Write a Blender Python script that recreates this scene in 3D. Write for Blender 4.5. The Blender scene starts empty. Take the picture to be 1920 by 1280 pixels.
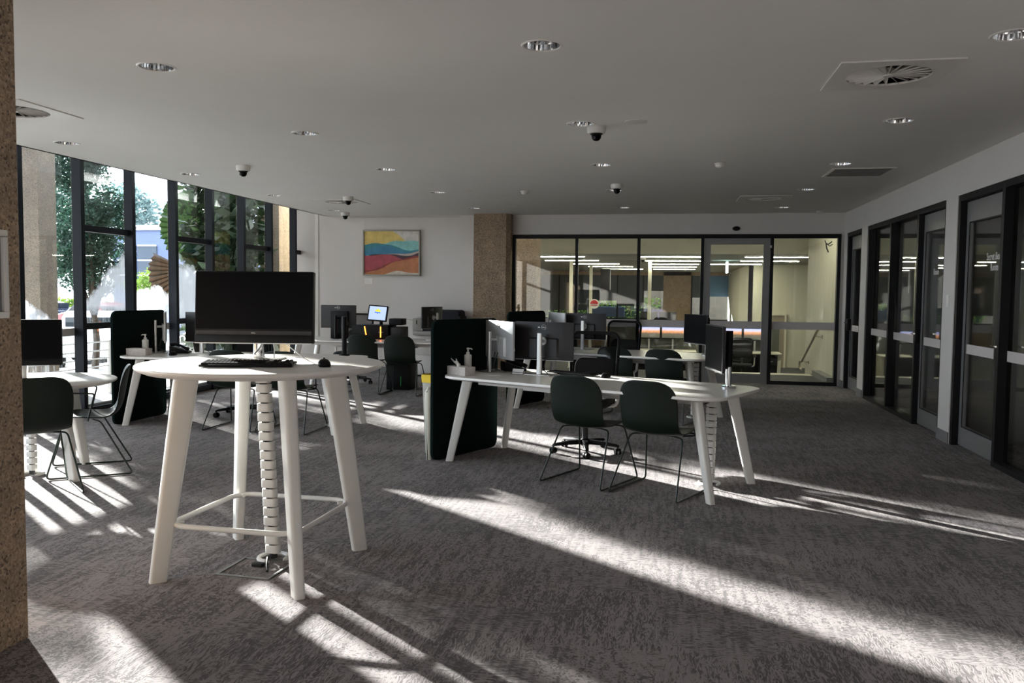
import bpy, bmesh, math, random
from mathutils import Vector, Matrix, Euler

C = bpy.context.scene.collection
S = bpy.context.scene
PI = math.pi
rnd = random.Random(7)

# ------------------------------------------------------------------ camera
cam_d = bpy.data.cameras.new('camera')
cam = bpy.data.objects.new('camera', cam_d)
C.objects.link(cam)
cam_d.sensor_width = 36.0
cam_d.lens = 1563.0 * 36.0 / 1920.0
cam_d.clip_start = 0.05
cam_d.clip_end = 300
_r = Vector((0.98338141, 0.18124675, 0.01051793))
_u = Vector((-0.02096976, 0.05584692, 0.99821911))
_w = Vector((-0.18033658, 0.98185067, -0.05871952))
cam.matrix_world = Matrix(((_r.x, _u.x, -_w.x, 0.0), (_r.y, _u.y, -_w.y, 0.0),
                           (_r.z, _u.z, -_w.z, 1.43), (0, 0, 0, 1)))
S.camera = cam

# ------------------------------------------------------------------ sky, sun, exposure
wd = bpy.data.worlds.new('sky')
S.world = wd
wd.use_nodes = True
_bg = wd.node_tree.nodes['Background']
_bg.inputs['Color'].default_value = (0.90, 0.95, 1.0, 1)
_bg.inputs['Strength'].default_value = 2.3

SUN_EL = math.radians(14.5)
_ld = Vector((0.7848 * math.cos(SUN_EL), -0.6198 * math.cos(SUN_EL), -math.sin(SUN_EL)))
sun_d = bpy.data.lights.new('sun', 'SUN')
sun_d.energy = 14.0
sun_d.angle = math.radians(0.8)
sun_d.color = (1.0, 0.93, 0.83)
sun = bpy.data.objects.new('sun', sun_d)
C.objects.link(sun)
sun.rotation_euler = _ld.to_track_quat('-Z', 'Y').to_euler()
sun.location = (-30, 25, 15)

vs = S.view_settings
vs.view_transform = 'Standard'
vs.look = 'None'
vs.exposure = 1.7
vs.gamma = 1.0
vs.use_curve_mapping = False
try:
    S.cycles.max_bounces = 10
    S.cycles.diffuse_bounces = 5
    S.cycles.glossy_bounces = 4
    S.cycles.transmission_bounces = 6
    S.cycles.transparent_max_bounces = 24
    S.cycles.sample_clamp_indirect = 8.0
    S.cycles.use_denoising = True
    S.cycles.caustics_reflective = False
    S.cycles.caustics_refractive = False
except Exception:
    pass

# ------------------------------------------------------------------ materials
MATS = {}


def new_mat(name):
    m = bpy.data.materials.new(name)
    m.use_nodes = True
    nt = m.node_tree
    b = nt.nodes['Principled BSDF']
    MATS[name] = m
    return m, nt, b


def node(nt, typ, **kw):
    n = nt.nodes.new(typ)
    for k, v in kw.items():
        setattr(n, k, v)
    return n


def noise(nt, scale, detail=3, rough=0.55, vec=None, dist=0.0):
    n = node(nt, 'ShaderNodeTexNoise')
    n.inputs['Scale'].default_value = scale
    n.inputs['Detail'].default_value = detail
    n.inputs['Roughness'].default_value = rough
    n.inputs['Distortion'].default_value = dist
    if vec is None:
        tc = node(nt, 'ShaderNodeTexCoord')
        vec = tc.outputs['Object']
    nt.links.new(vec, n.inputs['Vector'])
    return n


def ramp(nt, src, stops):
    r = node(nt, 'ShaderNodeValToRGB')
    e = r.color_ramp.elements
    while len(e) < len(stops):
        e.new(0.5)
    for k, (p, c) in enumerate(stops):
        e[k].position = p
        e[k].color = (c[0], c[1], c[2], 1)
    nt.links.new(src, r.inputs['Fac'])
    return r


def math_n(nt, op, a, b=None, clamp=False):
    n = node(nt, 'ShaderNodeMath', operation=op)
    n.use_clamp = clamp
    for i, v in enumerate((a, b)):
        if v is None:
            continue
        if isinstance(v, (int, float)):
            n.inputs[i].default_value = v
        else:
            nt.links.new(v, n.inputs[i])
    return n.outputs[0]


def plain(name, col, rough=0.5, metal=0.0, var=0.06, scale=14.0, bump=0.0, bscale=200.0, spec=0.5, sheen=0.0):
    m, nt, b = new_mat(name)
    n = noise(nt, scale)
    lo = tuple(max(0, c * (1 - var)) for c in col)
    hi = tuple(min(1, c * (1 + var)) for c in col)
    r = ramp(nt, n.outputs['Fac'], [(0.3, lo), (0.7, hi)])
    nt.links.new(r.outputs['Color'], b.inputs['Base Color'])
    b.inputs['Roughness'].default_value = rough
    b.inputs['Metallic'].default_value = metal
    b.inputs['Specular IOR Level'].default_value = spec
    if sheen:
        b.inputs['Sheen Weight'].default_value = sheen
    if bump:
        n2 = noise(nt, bscale, 2)
        bp = node(nt, 'ShaderNodeBump')
        bp.inputs['Strength'].default_value = bump
        bp.inputs['Distance'].default_value = 0.01
        nt.links.new(n2.outputs['Fac'], bp.inputs['Height'])
        nt.links.new(bp.outputs['Normal'], b.inputs['Normal'])
    return m


def emit(name, col, strength):
    m, nt, b = new_mat(name)
    b.inputs['Base Color'].default_value = (*col, 1)
    b.inputs['Emission Color'].default_value = (*col, 1)
    b.inputs['Emission Strength'].default_value = strength
    return m


plain('white_paint', (0.66, 0.625, 0.60), 0.6, var=0.02, scale=3, bump=0.03, bscale=300)
plain('ceiling_paint', (0.76, 0.75, 0.72), 0.75, var=0.015, scale=2)
plain('white_laminate', (0.80, 0.77, 0.73), 0.32, var=0.015, scale=5)
plain('white_metal', (0.78, 0.76, 0.72), 0.35, var=0.015, scale=6)
plain('white_plastic', (0.78, 0.76, 0.72), 0.4, var=0.02)
plain('camera_white', (0.70, 0.68, 0.64), 0.35, var=0.02)
plain('black_frame', (0.010, 0.010, 0.012), 0.5, var=0.1, spec=0.2)
plain('mullion_black', (0.009, 0.012, 0.018), 0.5, var=0.1, spec=0.2)
plain('black_plastic', (0.008, 0.008, 0.009), 0.42, var=0.1, spec=0.15)
plain('screen_black', (0.004, 0.004, 0.005), 0.35, var=0.05, spec=0.05)
plain('dark_grey_plastic', (0.026, 0.025, 0.027), 0.42, var=0.08, spec=0.3)
plain('silver', (0.55, 0.54, 0.52), 0.36, 0.75, var=0.03)
plain('silver_plastic', (0.50, 0.50, 0.50), 0.35, 0.25, var=0.03)
plain('chrome', (0.62, 0.62, 0.63), 0.10, 1.0, var=0.02)
plain('aluminium', (0.24, 0.24, 0.24), 0.42, 0.35, var=0.04)
plain('green_shell', (0.0045, 0.0105, 0.0065), 0.48, var=0.08, bump=0.03, bscale=600, spec=0.3)
plain('green_rod', (0.006, 0.016, 0.011), 0.35, var=0.05)
plain('green_felt', (0.0025, 0.009, 0.008), 0.95, var=0.2, scale=60, bump=0.3, bscale=500, spec=0.1)
plain('black_fabric', (0.010, 0.010, 0.011), 0.9, var=0.2, scale=40)
plain('grey_trim', (0.19, 0.19, 0.19), 0.5, var=0.05)
plain('bin_grey', (0.42, 0.40, 0.37), 0.5, var=0.04)
plain('bin_cream', (0.66, 0.65, 0.55), 0.45, var=0.04)
plain('yellow_plastic', (0.80, 0.56, 0.01), 0.4, var=0.04)
plain('paper_white', (0.80, 0.78, 0.76), 0.8, var=0.03)
plain('tissue_box', (0.62, 0.57, 0.54), 0.7, var=0.12, scale=60)
plain('cable_black', (0.01, 0.01, 0.011), 0.5)
plain('picture_frame', (0.33, 0.30, 0.25), 0.4, var=0.08)
plain('band_white', (0.62, 0.57, 0.55), 0.7, var=0.02)
plain('hall_cream', (0.66, 0.64, 0.52), 0.7, var=0.02, scale=2)
plain('hall_ceiling', (0.42, 0.42, 0.36), 0.8, var=0.02, scale=2)
plain('hall_carpet', (0.05, 0.05, 0.052), 0.9, var=0.3, scale=30)
plain('navy_divider', (0.012, 0.014, 0.022), 0.8, var=0.15, scale=40)
plain('blind', (0.055, 0.068, 0.080), 0.8, var=0.06, scale=8)
plain('blue_blind', (0.10, 0.20, 0.34), 0.8, var=0.06, scale=8)
plain('grey_panel', (0.12, 0.125, 0.11), 0.85, var=0.08, scale=30)
plain('asphalt', (0.10, 0.103, 0.107), 0.9, var=0.2, scale=8)
plain('pale_paving', (0.36, 0.35, 0.335), 0.85, var=0.1, scale=6)
plain('grass', (0.05, 0.13, 0.025), 0.9, var=0.4, scale=12)
plain('bark', (0.06, 0.045, 0.032), 0.9, var=0.3, scale=20)
plain('facade_blue', (0.13, 0.17, 0.30), 0.6, var=0.05, scale=2)
plain('facade_pale', (0.55, 0.58, 0.62), 0.6, var=0.04, scale=2)
plain('facade_glass', (0.03, 0.05, 0.08), 0.12, var=0.1, scale=2)
plain('car_white', (0.75, 0.76, 0.78), 0.18, var=0.01)
plain('car_red', (0.38, 0.02, 0.02), 0.2, var=0.02)
plain('car_dark', (0.03, 0.035, 0.06), 0.2, var=0.02)
plain('car_glass', (0.02, 0.025, 0.03), 0.08, var=0.02)
plain('tyre', (0.012, 0.012, 0.012), 0.8)
plain('tail_light', (0.55, 0.02, 0.02), 0.2)
plain('brass_post', (0.42, 0.34, 0.2), 0.4, 0.4)
plain('steel_rail', (0.45, 0.42, 0.34), 0.28, 0.9, var=0.05)
plain('red_sign', (0.55, 0.03, 0.04), 0.5)
plain('purple_sign', (0.17, 0.17, 0.46), 0.6)
plain('brown_door', (0.30, 0.26, 0.20), 0.5, var=0.06)
emit('strip_light', (1.0, 0.95, 0.74), 24.0)
emit('exit_light', (0.60, 0.90, 0.95), 2.5)
emit('led_orange', (1.0, 0.20, 0.02), 3.2)
emit('led_green', (0.02, 0.35, 0.07), 0.12)
emit('kiosk_screen', (0.50, 0.62, 0.85), 0.26)
emit('kiosk_yellow', (0.55, 0.50, 0.02), 0.40)
emit('kiosk_blue', (0.03, 0.12, 0.60), 0.40)


def make_specials():
    # carpet
    m, nt, b = new_mat('carpet')
    tc = node(nt, 'ShaderNodeTexCoord')

    def mapped(sx, sy, rot):
        mp = node(nt, 'ShaderNodeMapping')
        mp.inputs['Rotation'].default_value = (0, 0, rot)
        mp.inputs['Scale'].default_value = (sx, sy, 1)
        nt.links.new(tc.outputs['Object'], mp.inputs['Vector'])
        return mp.outputs['Vector']
    a1 = noise(nt, 1.0, 3, 0.6, mapped(15, 62, 0.0), 2.2)
    a2 = noise(nt, 1.0, 3, 0.6, mapped(58, 12, 0.0), 2.4)
    a3 = noise(nt, 44.0, 3, 0.6, mapped(1, 1, 0.6), 1.6)
    a4 = noise(nt, 1.0, 2, 0.5, mapped(34, 3.5, 0.0), 0.3)
    blk = node(nt, 'ShaderNodeTexVoronoi', feature='F1', distance='CHEBYCHEV')
    blk.inputs['Scale'].default_value = 1.0
    nt.links.new(mapped(2.0, 3.2, 0.0), blk.inputs['Vector'])
    sep = node(nt, 'ShaderNodeSeparateColor')
    nt.links.new(blk.outputs['Color'], sep.inputs['Color'])
    big = noise(nt, 2.6, 3, 0.6, mapped(1, 1, 0.2), 0.5)
    s1 = math_n(nt, 'ADD', sep.outputs[0], math_n(nt, 'MULTIPLY', math_n(nt, 'SUBTRACT', big.outputs['Fac'], 0.5), 1.6))
    g1 = math_n(nt, 'GREATER_THAN', s1, 0.55)
    g2 = math_n(nt, 'GREATER_THAN', math_n(nt, 'ADD', sep.outputs[1], math_n(nt, 'MULTIPLY', math_n(nt, 'SUBTRACT', big.outputs['Fac'], 0.5), -1.4)), 0.62)

    def mixv(f, x, y):
        mx = node(nt, 'ShaderNodeMix', data_type='FLOAT')
        nt.links.new(f, mx.inputs[0])
        nt.links.new(x, mx.inputs[2])
        nt.links.new(y, mx.inputs[3])
        return mx.outputs[0]
    pat = mixv(g2, mixv(g1, a2.outputs['Fac'], a1.outputs['Fac']), a3.outputs['Fac'])
    pat = math_n(nt, 'ADD', math_n(nt, 'MULTIPLY', pat, 0.72), math_n(nt, 'MULTIPLY', a4.outputs['Fac'], 0.28))
    shade = noise(nt, 1.7, 4, 0.65, mapped(1, 1, 0.9))
    v = math_n(nt, 'ADD', pat, math_n(nt, 'MULTIPLY', math_n(nt, 'SUBTRACT', shade.outputs['Fac'], 0.5), 0.30))
    r = ramp(nt, v, [(0.40, (0.085, 0.073, 0.073)), (0.475, (0.120, 0.103, 0.103)), (0.51, (0.255, 0.220, 0.218)), (0.75, (0.315, 0.272, 0.268))])
    pile = noise(nt, 420, 2, 0.7, tc.outputs['Object'])
    mx = node(nt, 'ShaderNodeMix', data_type='RGBA', blend_type='MULTIPLY')
    mx.inputs[0].default_value = 0.7
    nt.links.new(r.outputs['Color'], mx.inputs[6])
    pr = ramp(nt, pile.outputs['Fac'], [(0.3, (0.6, 0.6, 0.6)), (0.7, (1.35, 1.35, 1.35))])
    nt.links.new(pr.outputs['Color'], mx.inputs[7])
    nt.links.new(mx.outputs[2], b.inputs['Base Color'])
    b.inputs['Roughness'].default_value = 0.95
    b.inputs['Specular IOR Level'].default_value = 0.15
    b.inputs['Sheen Weight'].default_value = 0.12
    bp = node(nt, 'ShaderNodeBump')
    bp.inputs['Strength'].default_value = 0.55
    bp.inputs['Distance'].default_value = 0.006
    hgt = math_n(nt, 'ADD', math_n(nt, 'MULTIPLY', v, 1.3), math_n(nt, 'MULTIPLY', pile.outputs['Fac'], 0.5))
    nt.links.new(hgt, bp.inputs['Height'])
    nt.links.new(bp.outputs['Normal'], b.inputs['Normal'])

    # exposed aggregate concrete
    for nm, base, peb in (('pebble_concrete', (0.36, 0.265, 0.185), (0.27, 0.195, 0.135)), ('outdoor_concrete', (0.22, 0.18, 0.14), (0.18, 0.15, 0.12))):
        m, nt, b = new_mat(nm)
        tc = node(nt, 'ShaderNodeTexCoord')
        vo = node(nt, 'ShaderNodeTexVoronoi', feature='F1')
        vo.inputs['Scale'].default_value = 105.0
        nt.links.new(tc.outputs['Object'], vo.inputs['Vector'])
        sp = node(nt, 'ShaderNodeSeparateColor')
        nt.links.new(vo.outputs['Color'], sp.inputs['Color'])
        rr = ramp(nt, sp.outputs[0], [(0.0, tuple(c * 0.5 for c in peb)), (0.08, tuple(c * 0.6 for c in peb)), (0.12, peb), (0.6, base), (1.0, tuple(min(1, c * 1.35) for c in base))])
        big = noise(nt, 5, 4, 0.6)
        br = ramp(nt, big.outputs['Fac'], [(0.3, (0.78, 0.78, 0.78)), (0.7, (1.15, 1.12, 1.08))])
        mx = node(nt, 'ShaderNodeMix', data_type='RGBA', blend_type='MULTIPLY')
        mx.inputs[0].default_value = 1.0
        nt.links.new(rr.outputs['Color'], mx.inputs[6])
        nt.links.new(br.outputs['Color'], mx.inputs[7])
        nt.links.new(mx.outputs[2], b.inputs['Base Color'])
        b.inputs['Roughness'].default_value = 0.85
        bp = node(nt, 'ShaderNodeBump')
        bp.inputs['Strength'].default_value = 0.5
        bp.inputs['Distance'].default_value = 0.01
        nt.links.new(vo.outputs['Distance'], bp.inputs['Height'])
        nt.links.new(bp.outputs['Normal'], b.inputs['Normal'])

    # clear glass, and glass with dried mist marks
    def glass(name, tint, refl, mist=None):
        m, nt, b = new_mat(name)
        nt.nodes.remove(b)
        out = nt.nodes['Material Output']
        tr = node(nt, 'ShaderNodeBsdfTransparent')
        tr.inputs['Color'].default_value = (*tint, 1)
        gl = node(nt, 'ShaderNodeBsdfGlossy')
        gl.inputs['Roughness'].default_value = 0.015
        gl.inputs['Color'].default_value = (1, 1, 1, 1)
        fr = node(nt, 'ShaderNodeLayerWeight')
        fr.inputs['Blend'].default_value = 0.5
        schlick = math_n(nt, 'ADD', 0.04, math_n(nt, 'MULTIPLY', math_n(nt, 'POWER', fr.outputs['Facing'], 5.0), 0.96))
        fac = math_n(nt, 'MULTIPLY', schlick, refl, True)
        mix = node(nt, 'ShaderNodeMixShader')
        nt.links.new(fac, mix.inputs[0])
        nt.links.new(tr.outputs[0], mix.inputs[1])
        nt.links.new(gl.outputs[0], mix.inputs[2])
        last = mix.outputs[0]
        if mist:
            tc = node(nt, 'ShaderNodeTexCoord')
            sx = node(nt, 'ShaderNodeSeparateXYZ')
            nt.links.new(tc.outputs['Object'], sx.inputs[0])
            y, z = sx.outputs[1], sx.outputs[2]
            lo, slope, top = mist
            n1 = noise(nt, 3.0, 4, 0.6)
            mp = node(nt, 'ShaderNodeMapping')
            mp.inputs['Scale'].default_value = (1, 45, 1.6)
            nt.links.new(tc.outputs['Object'], mp.inputs['Vector'])
            st = noise(nt, 1.0, 3, 0.6, mp.outputs['Vector'])
            edge = math_n(nt, 'ADD', lo, math_n(nt, 'MULTIPLY', y, slope))
            edge = math_n(nt, 'ADD', edge, math_n(nt, 'MULTIPLY', math_n(nt, 'SUBTRACT', n1.outputs['Fac'], 0.5), 0.45))
            up = math_n(nt, 'MULTIPLY', math_n(nt, 'SUBTRACT', edge, z), 9.0, True)
            low = math_n(nt, 'MULTIPLY', math_n(nt, 'SUBTRACT', z, math_n(nt, 'ADD', top, math_n(nt, 'MULTIPLY', n1.outputs['Fac'], 0.2))), 8.0, True)
            stm = math_n(nt, 'MULTIPLY', math_n(nt, 'SUBTRACT', st.outputs['Fac'], 0.50), 4.0, True)
            streak = math_n(nt, 'MULTIPLY', stm, math_n(nt, 'SUBTRACT', 1.0, low))
            k = math_n(nt, 'MULTIPLY', up, math_n(nt, 'ADD', math_n(nt, 'MULTIPLY', low, math_n(nt, 'ADD', 0.52, math_n(nt, 'MULTIPLY', st.outputs['Fac'], 0.35))), math_n(nt, 'MULTIPLY', streak, 0.45)))
            df = node(nt, 'ShaderNodeBsdfTranslucent')
            df.inputs['Color'].default_value = (0.75, 0.80, 0.86, 1)
            d2 = node(nt, 'ShaderNodeBsdfDiffuse')
            d2.inputs['Color'].default_value = (0.6, 0.62, 0.66, 1)
            dm = node(nt, 'ShaderNodeMixShader')
            dm.inputs[0].default_value = 0.35
            nt.links.new(df.outputs[0], dm.inputs[1])
            nt.links.new(d2.outputs[0], dm.inputs[2])
            mm = node(nt, 'ShaderNodeMixShader')
            nt.links.new(math_n(nt, 'MULTIPLY', k, 0.8, True), mm.inputs[0])
            nt.links.new(last, mm.inputs[1])
            nt.links.new(dm.outputs[0], mm.inputs[2])
            last = mm.outputs[0]
        nt.links.new(last, out.inputs['Surface'])
    glass('glass', (0.93, 0.95, 0.94), 1.0)
    glass('glass_window', (0.90, 0.94, 0.97), 1.0)
    glass('glass_mist_a', (0.90, 0.94, 0.97), 1.0, (1.18, 0.85, 1.00))
    glass('glass_mist_b', (0.90, 0.94, 0.97), 1.0, (1.45, 0.0, 0.0))
    glass('glass_mist_c', (0.90, 0.94, 0.97), 1.0, (1.95, -0.45, 0.8))
    glass('glass_mist_d', (0.90, 0.94, 0.97), 1.0, (1.35, -0.5, 0.7))
    glass('glass_tint', (0.80, 0.84, 0.86), 1.0)
    glass('mesh_fabric', (0.30, 0.30, 0.31), 0.25)

    # leaves
    def leaf(name, c0, c1, tr=0.35):
        m, nt, b = new_mat(name)
        n = noise(nt, 7, 3)
        r = ramp(nt, n.outputs['Fac'], [(0.3, c0), (0.7, c1)])
        nt.links.new(r.outputs['Color'], b.inputs['Base Color'])
        b.inputs['Roughness'].default_value = 0.5
        tl = node(nt, 'ShaderNodeBsdfTranslucent')
        nt.links.new(r.outputs['Color'], tl.inputs['Color'])
        mx = node(nt, 'ShaderNodeMixShader')
        mx.inputs[0].default_value = tr
        nt.links.new(b.outputs[0], mx.inputs[1])
        nt.links.new(tl.outputs[0], mx.inputs[2])
        nt.links.new(mx.outputs[0], nt.nodes['Material Output'].inputs['Surface'])
    leaf('leaf_dark', (0.014, 0.045, 0.032), (0.036, 0.085, 0.055))
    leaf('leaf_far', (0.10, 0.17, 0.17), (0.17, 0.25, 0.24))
    leaf('leaf_bright', (0.10, 0.19, 0.02), (0.20, 0.30, 0.04))
    leaf('leaf_palm', (0.014, 0.035, 0.010), (0.030, 0.060, 0.018), 0.25)
    leaf('leaf_brown', (0.030, 0.022, 0.013), (0.060, 0.034, 0.020), 0.25)

    # the wall picture: bands of washed colour with wavy edges
    m, nt, b = new_mat('painting')
    tc = node(nt, 'ShaderNodeTexCoord')
    sx = node(nt, 'ShaderNodeSeparateXYZ')
    nt.links.new(tc.outputs['Object'], sx.inputs[0])
    x, z = sx.outputs[0], sx.outputs[2]

    def wav(f1, p1, a1_, f2, p2, a2_):
        return math_n(nt, 'ADD', math_n(nt, 'MULTIPLY', math_n(nt, 'SINE', math_n(nt, 'ADD', math_n(nt, 'MULTIPLY', x, f1), p1)), a1_),
                      math_n(nt, 'MULTIPLY', math_n(nt, 'SINE', math_n(nt, 'ADD', math_n(nt, 'MULTIPLY', x, f2), p2)), a2_))
    cur = None
    layers = [  # (edge height at x=0, slope, wave, colour) painted from the top down; x -0.5..0.5, z -0.39..0.39
        (0.40, 0.0, None, (0.62, 0.58, 0.52)),
        (0.30, -0.42, (4.5, 1.9, 0.09, 9, 0.3, 0.01), (0.68, 0.50, 0.14)),
        (0.185, 0.06, (7.0, 0.4, 0.02, 17, 1.0, 0.008), (0.22, 0.50, 0.47)),
        (0.115, -0.06, (6.0, 2.7, 0.045, 14, 0.5, 0.008), (0.03, 0.22, 0.26)),
        (0.075, -0.03, (6.4, 2.5, 0.05, 11, 2.0, 0.008), (0.03, 0.20, 0.33)),
        (-0.015, 0.12, (5.0, 3.3, 0.02, 12, 1.0, 0.008), (0.46, 0.36, 0.32)),
        (-0.03, 0.12, (5.6, 3.0, 0.045, 13, 0.4, 0.010), (0.050, 0.012, 0.025)),
        (-0.07, -0.12, (6.5, 2.0, 0.03, 10, 2.0, 0.008), (0.40, 0.055, 0.075)),
        (-0.17, 0.22, (5.5, 0.2, 0.03, 12, 2.4, 0.010), (0.26, 0.030, 0.030)),
        (-0.20, 0.24, (5.2, 0.6, 0.035, 14, 1.1, 0.010), (0.48, 0.17, 0.06)),
        (-0.355, 0.06, (6.2, 0.9, 0.035, 15, 0.2, 0.008), (0.60, 0.53, 0.44)),
    ]
    for k, (z0, sl, wv, col) in enumerate(layers):
        if cur is None:
            rgb = node(nt, 'ShaderNodeRGB')
            rgb.outputs[0].default_value = (*col, 1)
            cur = rgb.outputs[0]
            continue
        e = math_n(nt, 'ADD', z0, math_n(nt, 'MULTIPLY', x, sl))
        e = math_n(nt, 'ADD', e, wav(*wv))
        f = math_n(nt, 'MULTIPLY', math_n(nt, 'SUBTRACT', e, z), 120.0, True)
        mx = node(nt, 'ShaderNodeMix', data_type='RGBA')
        nt.links.new(f, mx.inputs[0])
        nt.links.new(cur, mx.inputs[6])
        mx.inputs[7].default_value = (*col, 1)
        cur = mx.outputs[2]
    n = noise(nt, 9, 4)
    nr = ramp(nt, n.outputs['Fac'], [(0.3, (0.8, 0.8, 0.8)), (0.7, (1.15, 1.15, 1.15))])
    mx = node(nt, 'ShaderNodeMix', data_type='RGBA', blend_type='MULTIPLY')
    mx.inputs[0].default_value = 1.0
    nt.links.new(cur, mx.inputs[6])
    nt.links.new(nr.outputs['Color'], mx.inputs[7])
    nt.links.new(mx.outputs[2], b.inputs['Base Color'])
    b.inputs['Roughness'].default_value = 0.5

    # lit desktop wallpaper: sky over orange haze and dark ridge
    m, nt, b = new_mat('wallpaper_screen')
    tc = node(nt, 'ShaderNodeTexCoord')
    sx = node(nt, 'ShaderNodeSeparateXYZ')
    nt.links.new(tc.outputs['Object'], sx.inputs[0])
    x, z = sx.outputs[0], sx.outputs[2]
    n = noise(nt, 22, 4)
    zz = math_n(nt, 'ADD', z, math_n(nt, 'MULTIPLY', math_n(nt, 'SUBTRACT', n.outputs['Fac'], 0.5), 0.06))
    t = math_n(nt, 'MULTIPLY', math_n(nt, 'ADD', zz, 0.16), 3.1)
    r = ramp(nt, t, [(0.0, (0.05, 0.055, 0.04)), (0.36, (0.10, 0.08, 0.06)), (0.46, (0.42, 0.18, 0.09)), (0.58, (0.70, 0.30, 0.18)), (0.68, (0.45, 0.42, 0.60)), (1.0, (0.15, 0.28, 0.80))])
    nt.links.new(r.outputs['Color'], b.inputs['Base Color'])
    nt.links.new(r.outputs['Color'], b.inputs['Emission Color'])
    b.inputs['Emission Strength'].default_value = 0.55


make_specials()


# ------------------------------------------------------------------ mesh building
class MB:
    def __init__(self):
        self.v, self.f = [], []

    def add(self, vs_, fs_):
        o = len(self.v)
        self.v += [tuple(p) for p in vs_]
        self.f += [tuple(i + o for i in q) for q in fs_]
        return self

    def box(self, x0, x1, y0, y1, z0, z1, M=None):
        p = [(x0, y0, z0), (x1, y0, z0), (x1, y1, z0), (x0, y1, z0), (x0, y0, z1), (x1, y0, z1), (x1, y1, z1), (x0, y1, z1)]
        if M is not None:
            p = [tuple(M @ Vector(q)) for q in p]
        return self.add(p, [(0, 3, 2, 1), (4, 5, 6, 7), (0, 1, 5, 4), (1, 2, 6, 5), (2, 3, 7, 6), (3, 0, 4, 7)])

    def prism(self, out, z0, z1, M=None):
        n = len(out)
        p = [(x, y, z0) for x, y in out] + [(x, y, z1) for x, y in out]
        if M is not None:
            p = [tuple(M @ Vector(q)) for q in p]
        f = [tuple(range(n - 1, -1, -1)), tuple(range(n, 2 * n))] + [(i, (i + 1) % n, n + (i + 1) % n, n + i) for i in range(n)]
        return self.add(p, f)

    def loft(self, rings, caps=True, closed=False):
        n = len(rings[0])
        p = [q for r_ in rings for q in r_]
        f = []
        m = len(rings)
        for k in range(m if closed else m - 1):
            a, b = k * n, ((k + 1) % m) * n
            f += [(a + i, a + (i + 1) % n, b + (i + 1) % n, b + i) for i in range(n)]
        if caps and not closed:
            f += [tuple(range(n - 1, -1, -1)), tuple(range((m - 1) * n, m * n))]
        return self.add(p, f)

    def cyl(self, p0, p1, r0, r1=None, n=16):
        return self.tube([p0, p1], [r0, r0 if r1 is None else r1], n)

    def tube(self, pts, r, n=8, closed=False):
        pts = [Vector(p) for p in pts]
        m = len(pts)
        if not isinstance(r, (list, tuple)):
            r = [r] * m
        rings = []
        up = None
        for i in range(m):
            if closed:
                d = (pts[(i + 1) % m] - pts[i - 1])
            else:
                d = pts[min(i + 1, m - 1)] - pts[max(i - 1, 0)]
            d.normalize()
            if up is None:
                a = Vector((0, 0, 1)) if abs(d.z) < 0.9 else Vector((1, 0, 0))
                s = d.cross(a).normalized()
            else:
                s = (up - d * up.dot(d)).normalized()
            up = s
            t = d.cross(s)
            rings.append([tuple(pts[i] + (s * math.cos(2 * PI * k / n) + t * math.sin(2 * PI * k / n)) * r[i]) for k in range(n)])
        return self.loft(rings, True, closed)

    def lathe(self, prof, n=24, c=(0, 0, 0), axis='z', caps=True):
        rings = []
        for rr, zz in prof:
            ring = []
            for k in range(n):
                a = 2 * PI * k / n
                if axis == 'z':
                    q = (c[0] + rr * math.cos(a), c[1] + rr * math.sin(a), c[2] + zz)
                else:
                    q = (c[0] + rr * math.cos(a), c[1] + zz, c[2] + rr * math.sin(a))
                ring.append(q)
            rings.append(ring)
        return self.loft(rings, caps)

    def grid(self, fn, nu, nv):
        p = [fn(i / nu, j / nv) for j in range(nv + 1) for i in range(nu + 1)]
        f = [(j * (nu + 1) + i, j * (nu + 1) + i + 1, (j + 1) * (nu + 1) + i + 1, (j + 1) * (nu + 1) + i) for j in range(nv) for i in range(nu)]
        return self.add(p, f)

    def mesh(self, name, mat, bevel=0.0, seg=2, smooth=35.0):
        me = bpy.data.meshes.new(name)
        me.from_pydata(self.v, [], self.f)
        me.validate()
        bm = bmesh.new()
        bm.from_mesh(me)
        bmesh.ops.remove_doubles(bm, verts=bm.verts, dist=1e-6)
        bmesh.ops.recalc_face_normals(bm, faces=bm.faces)
        if bevel > 0:
            es = [e for e in bm.edges if len(e.link_faces) == 2 and e.calc_face_angle(0) > 0.5]
            bmesh.ops.bevel(bm, geom=es, offset=bevel, segments=seg, profile=0.5, affect='EDGES', clamp_overlap=True)
        bm.to_mesh(me)
        bm.free()
        if smooth:
            for q in me.polygons:
                q.use_smooth = True
            me.set_sharp_from_angle(angle=math.radians(smooth))
        me.materials.append(MATS[mat])
        return me

    def build(self, name, mat, parent=None, bevel=0.0, seg=2, smooth=35.0, loc=None, kind=None):
        o = bpy.data.objects.new(name, self.mesh(name, mat, bevel, seg, smooth))
        C.objects.link(o)
        o.parent = parent
        if loc is not None:
            o.location = loc
        if kind:
            o['kind'] = kind
        return o


def thing(name, label, cat, loc=(0, 0, 0), rz=0.0, group=None):
    o = bpy.data.objects.new(name, None)
    o.empty_display_size = 0.1
    C.objects.link(o)
    o.location = loc
    o.rotation_euler = (0, 0, rz)
    o['label'] = label
    o['category'] = cat
    if group:
        o['group'] = group
    return o


def tag(o, label, cat, group=None):
    o['label'] = label
    o['category'] = cat
    if group:
        o['group'] = group
    return o


def struct_root(name, loc=(0, 0, 0)):
    o = bpy.data.objects.new(name, None)
    o.empty_display_size = 0.1
    C.objects.link(o)
    o.location = loc
    o['kind'] = 'structure'
    return o


def struct(name, mb, mat, **kw):
    o = mb.build(name, mat, **kw)
    o['kind'] = 'structure'
    return o


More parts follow.
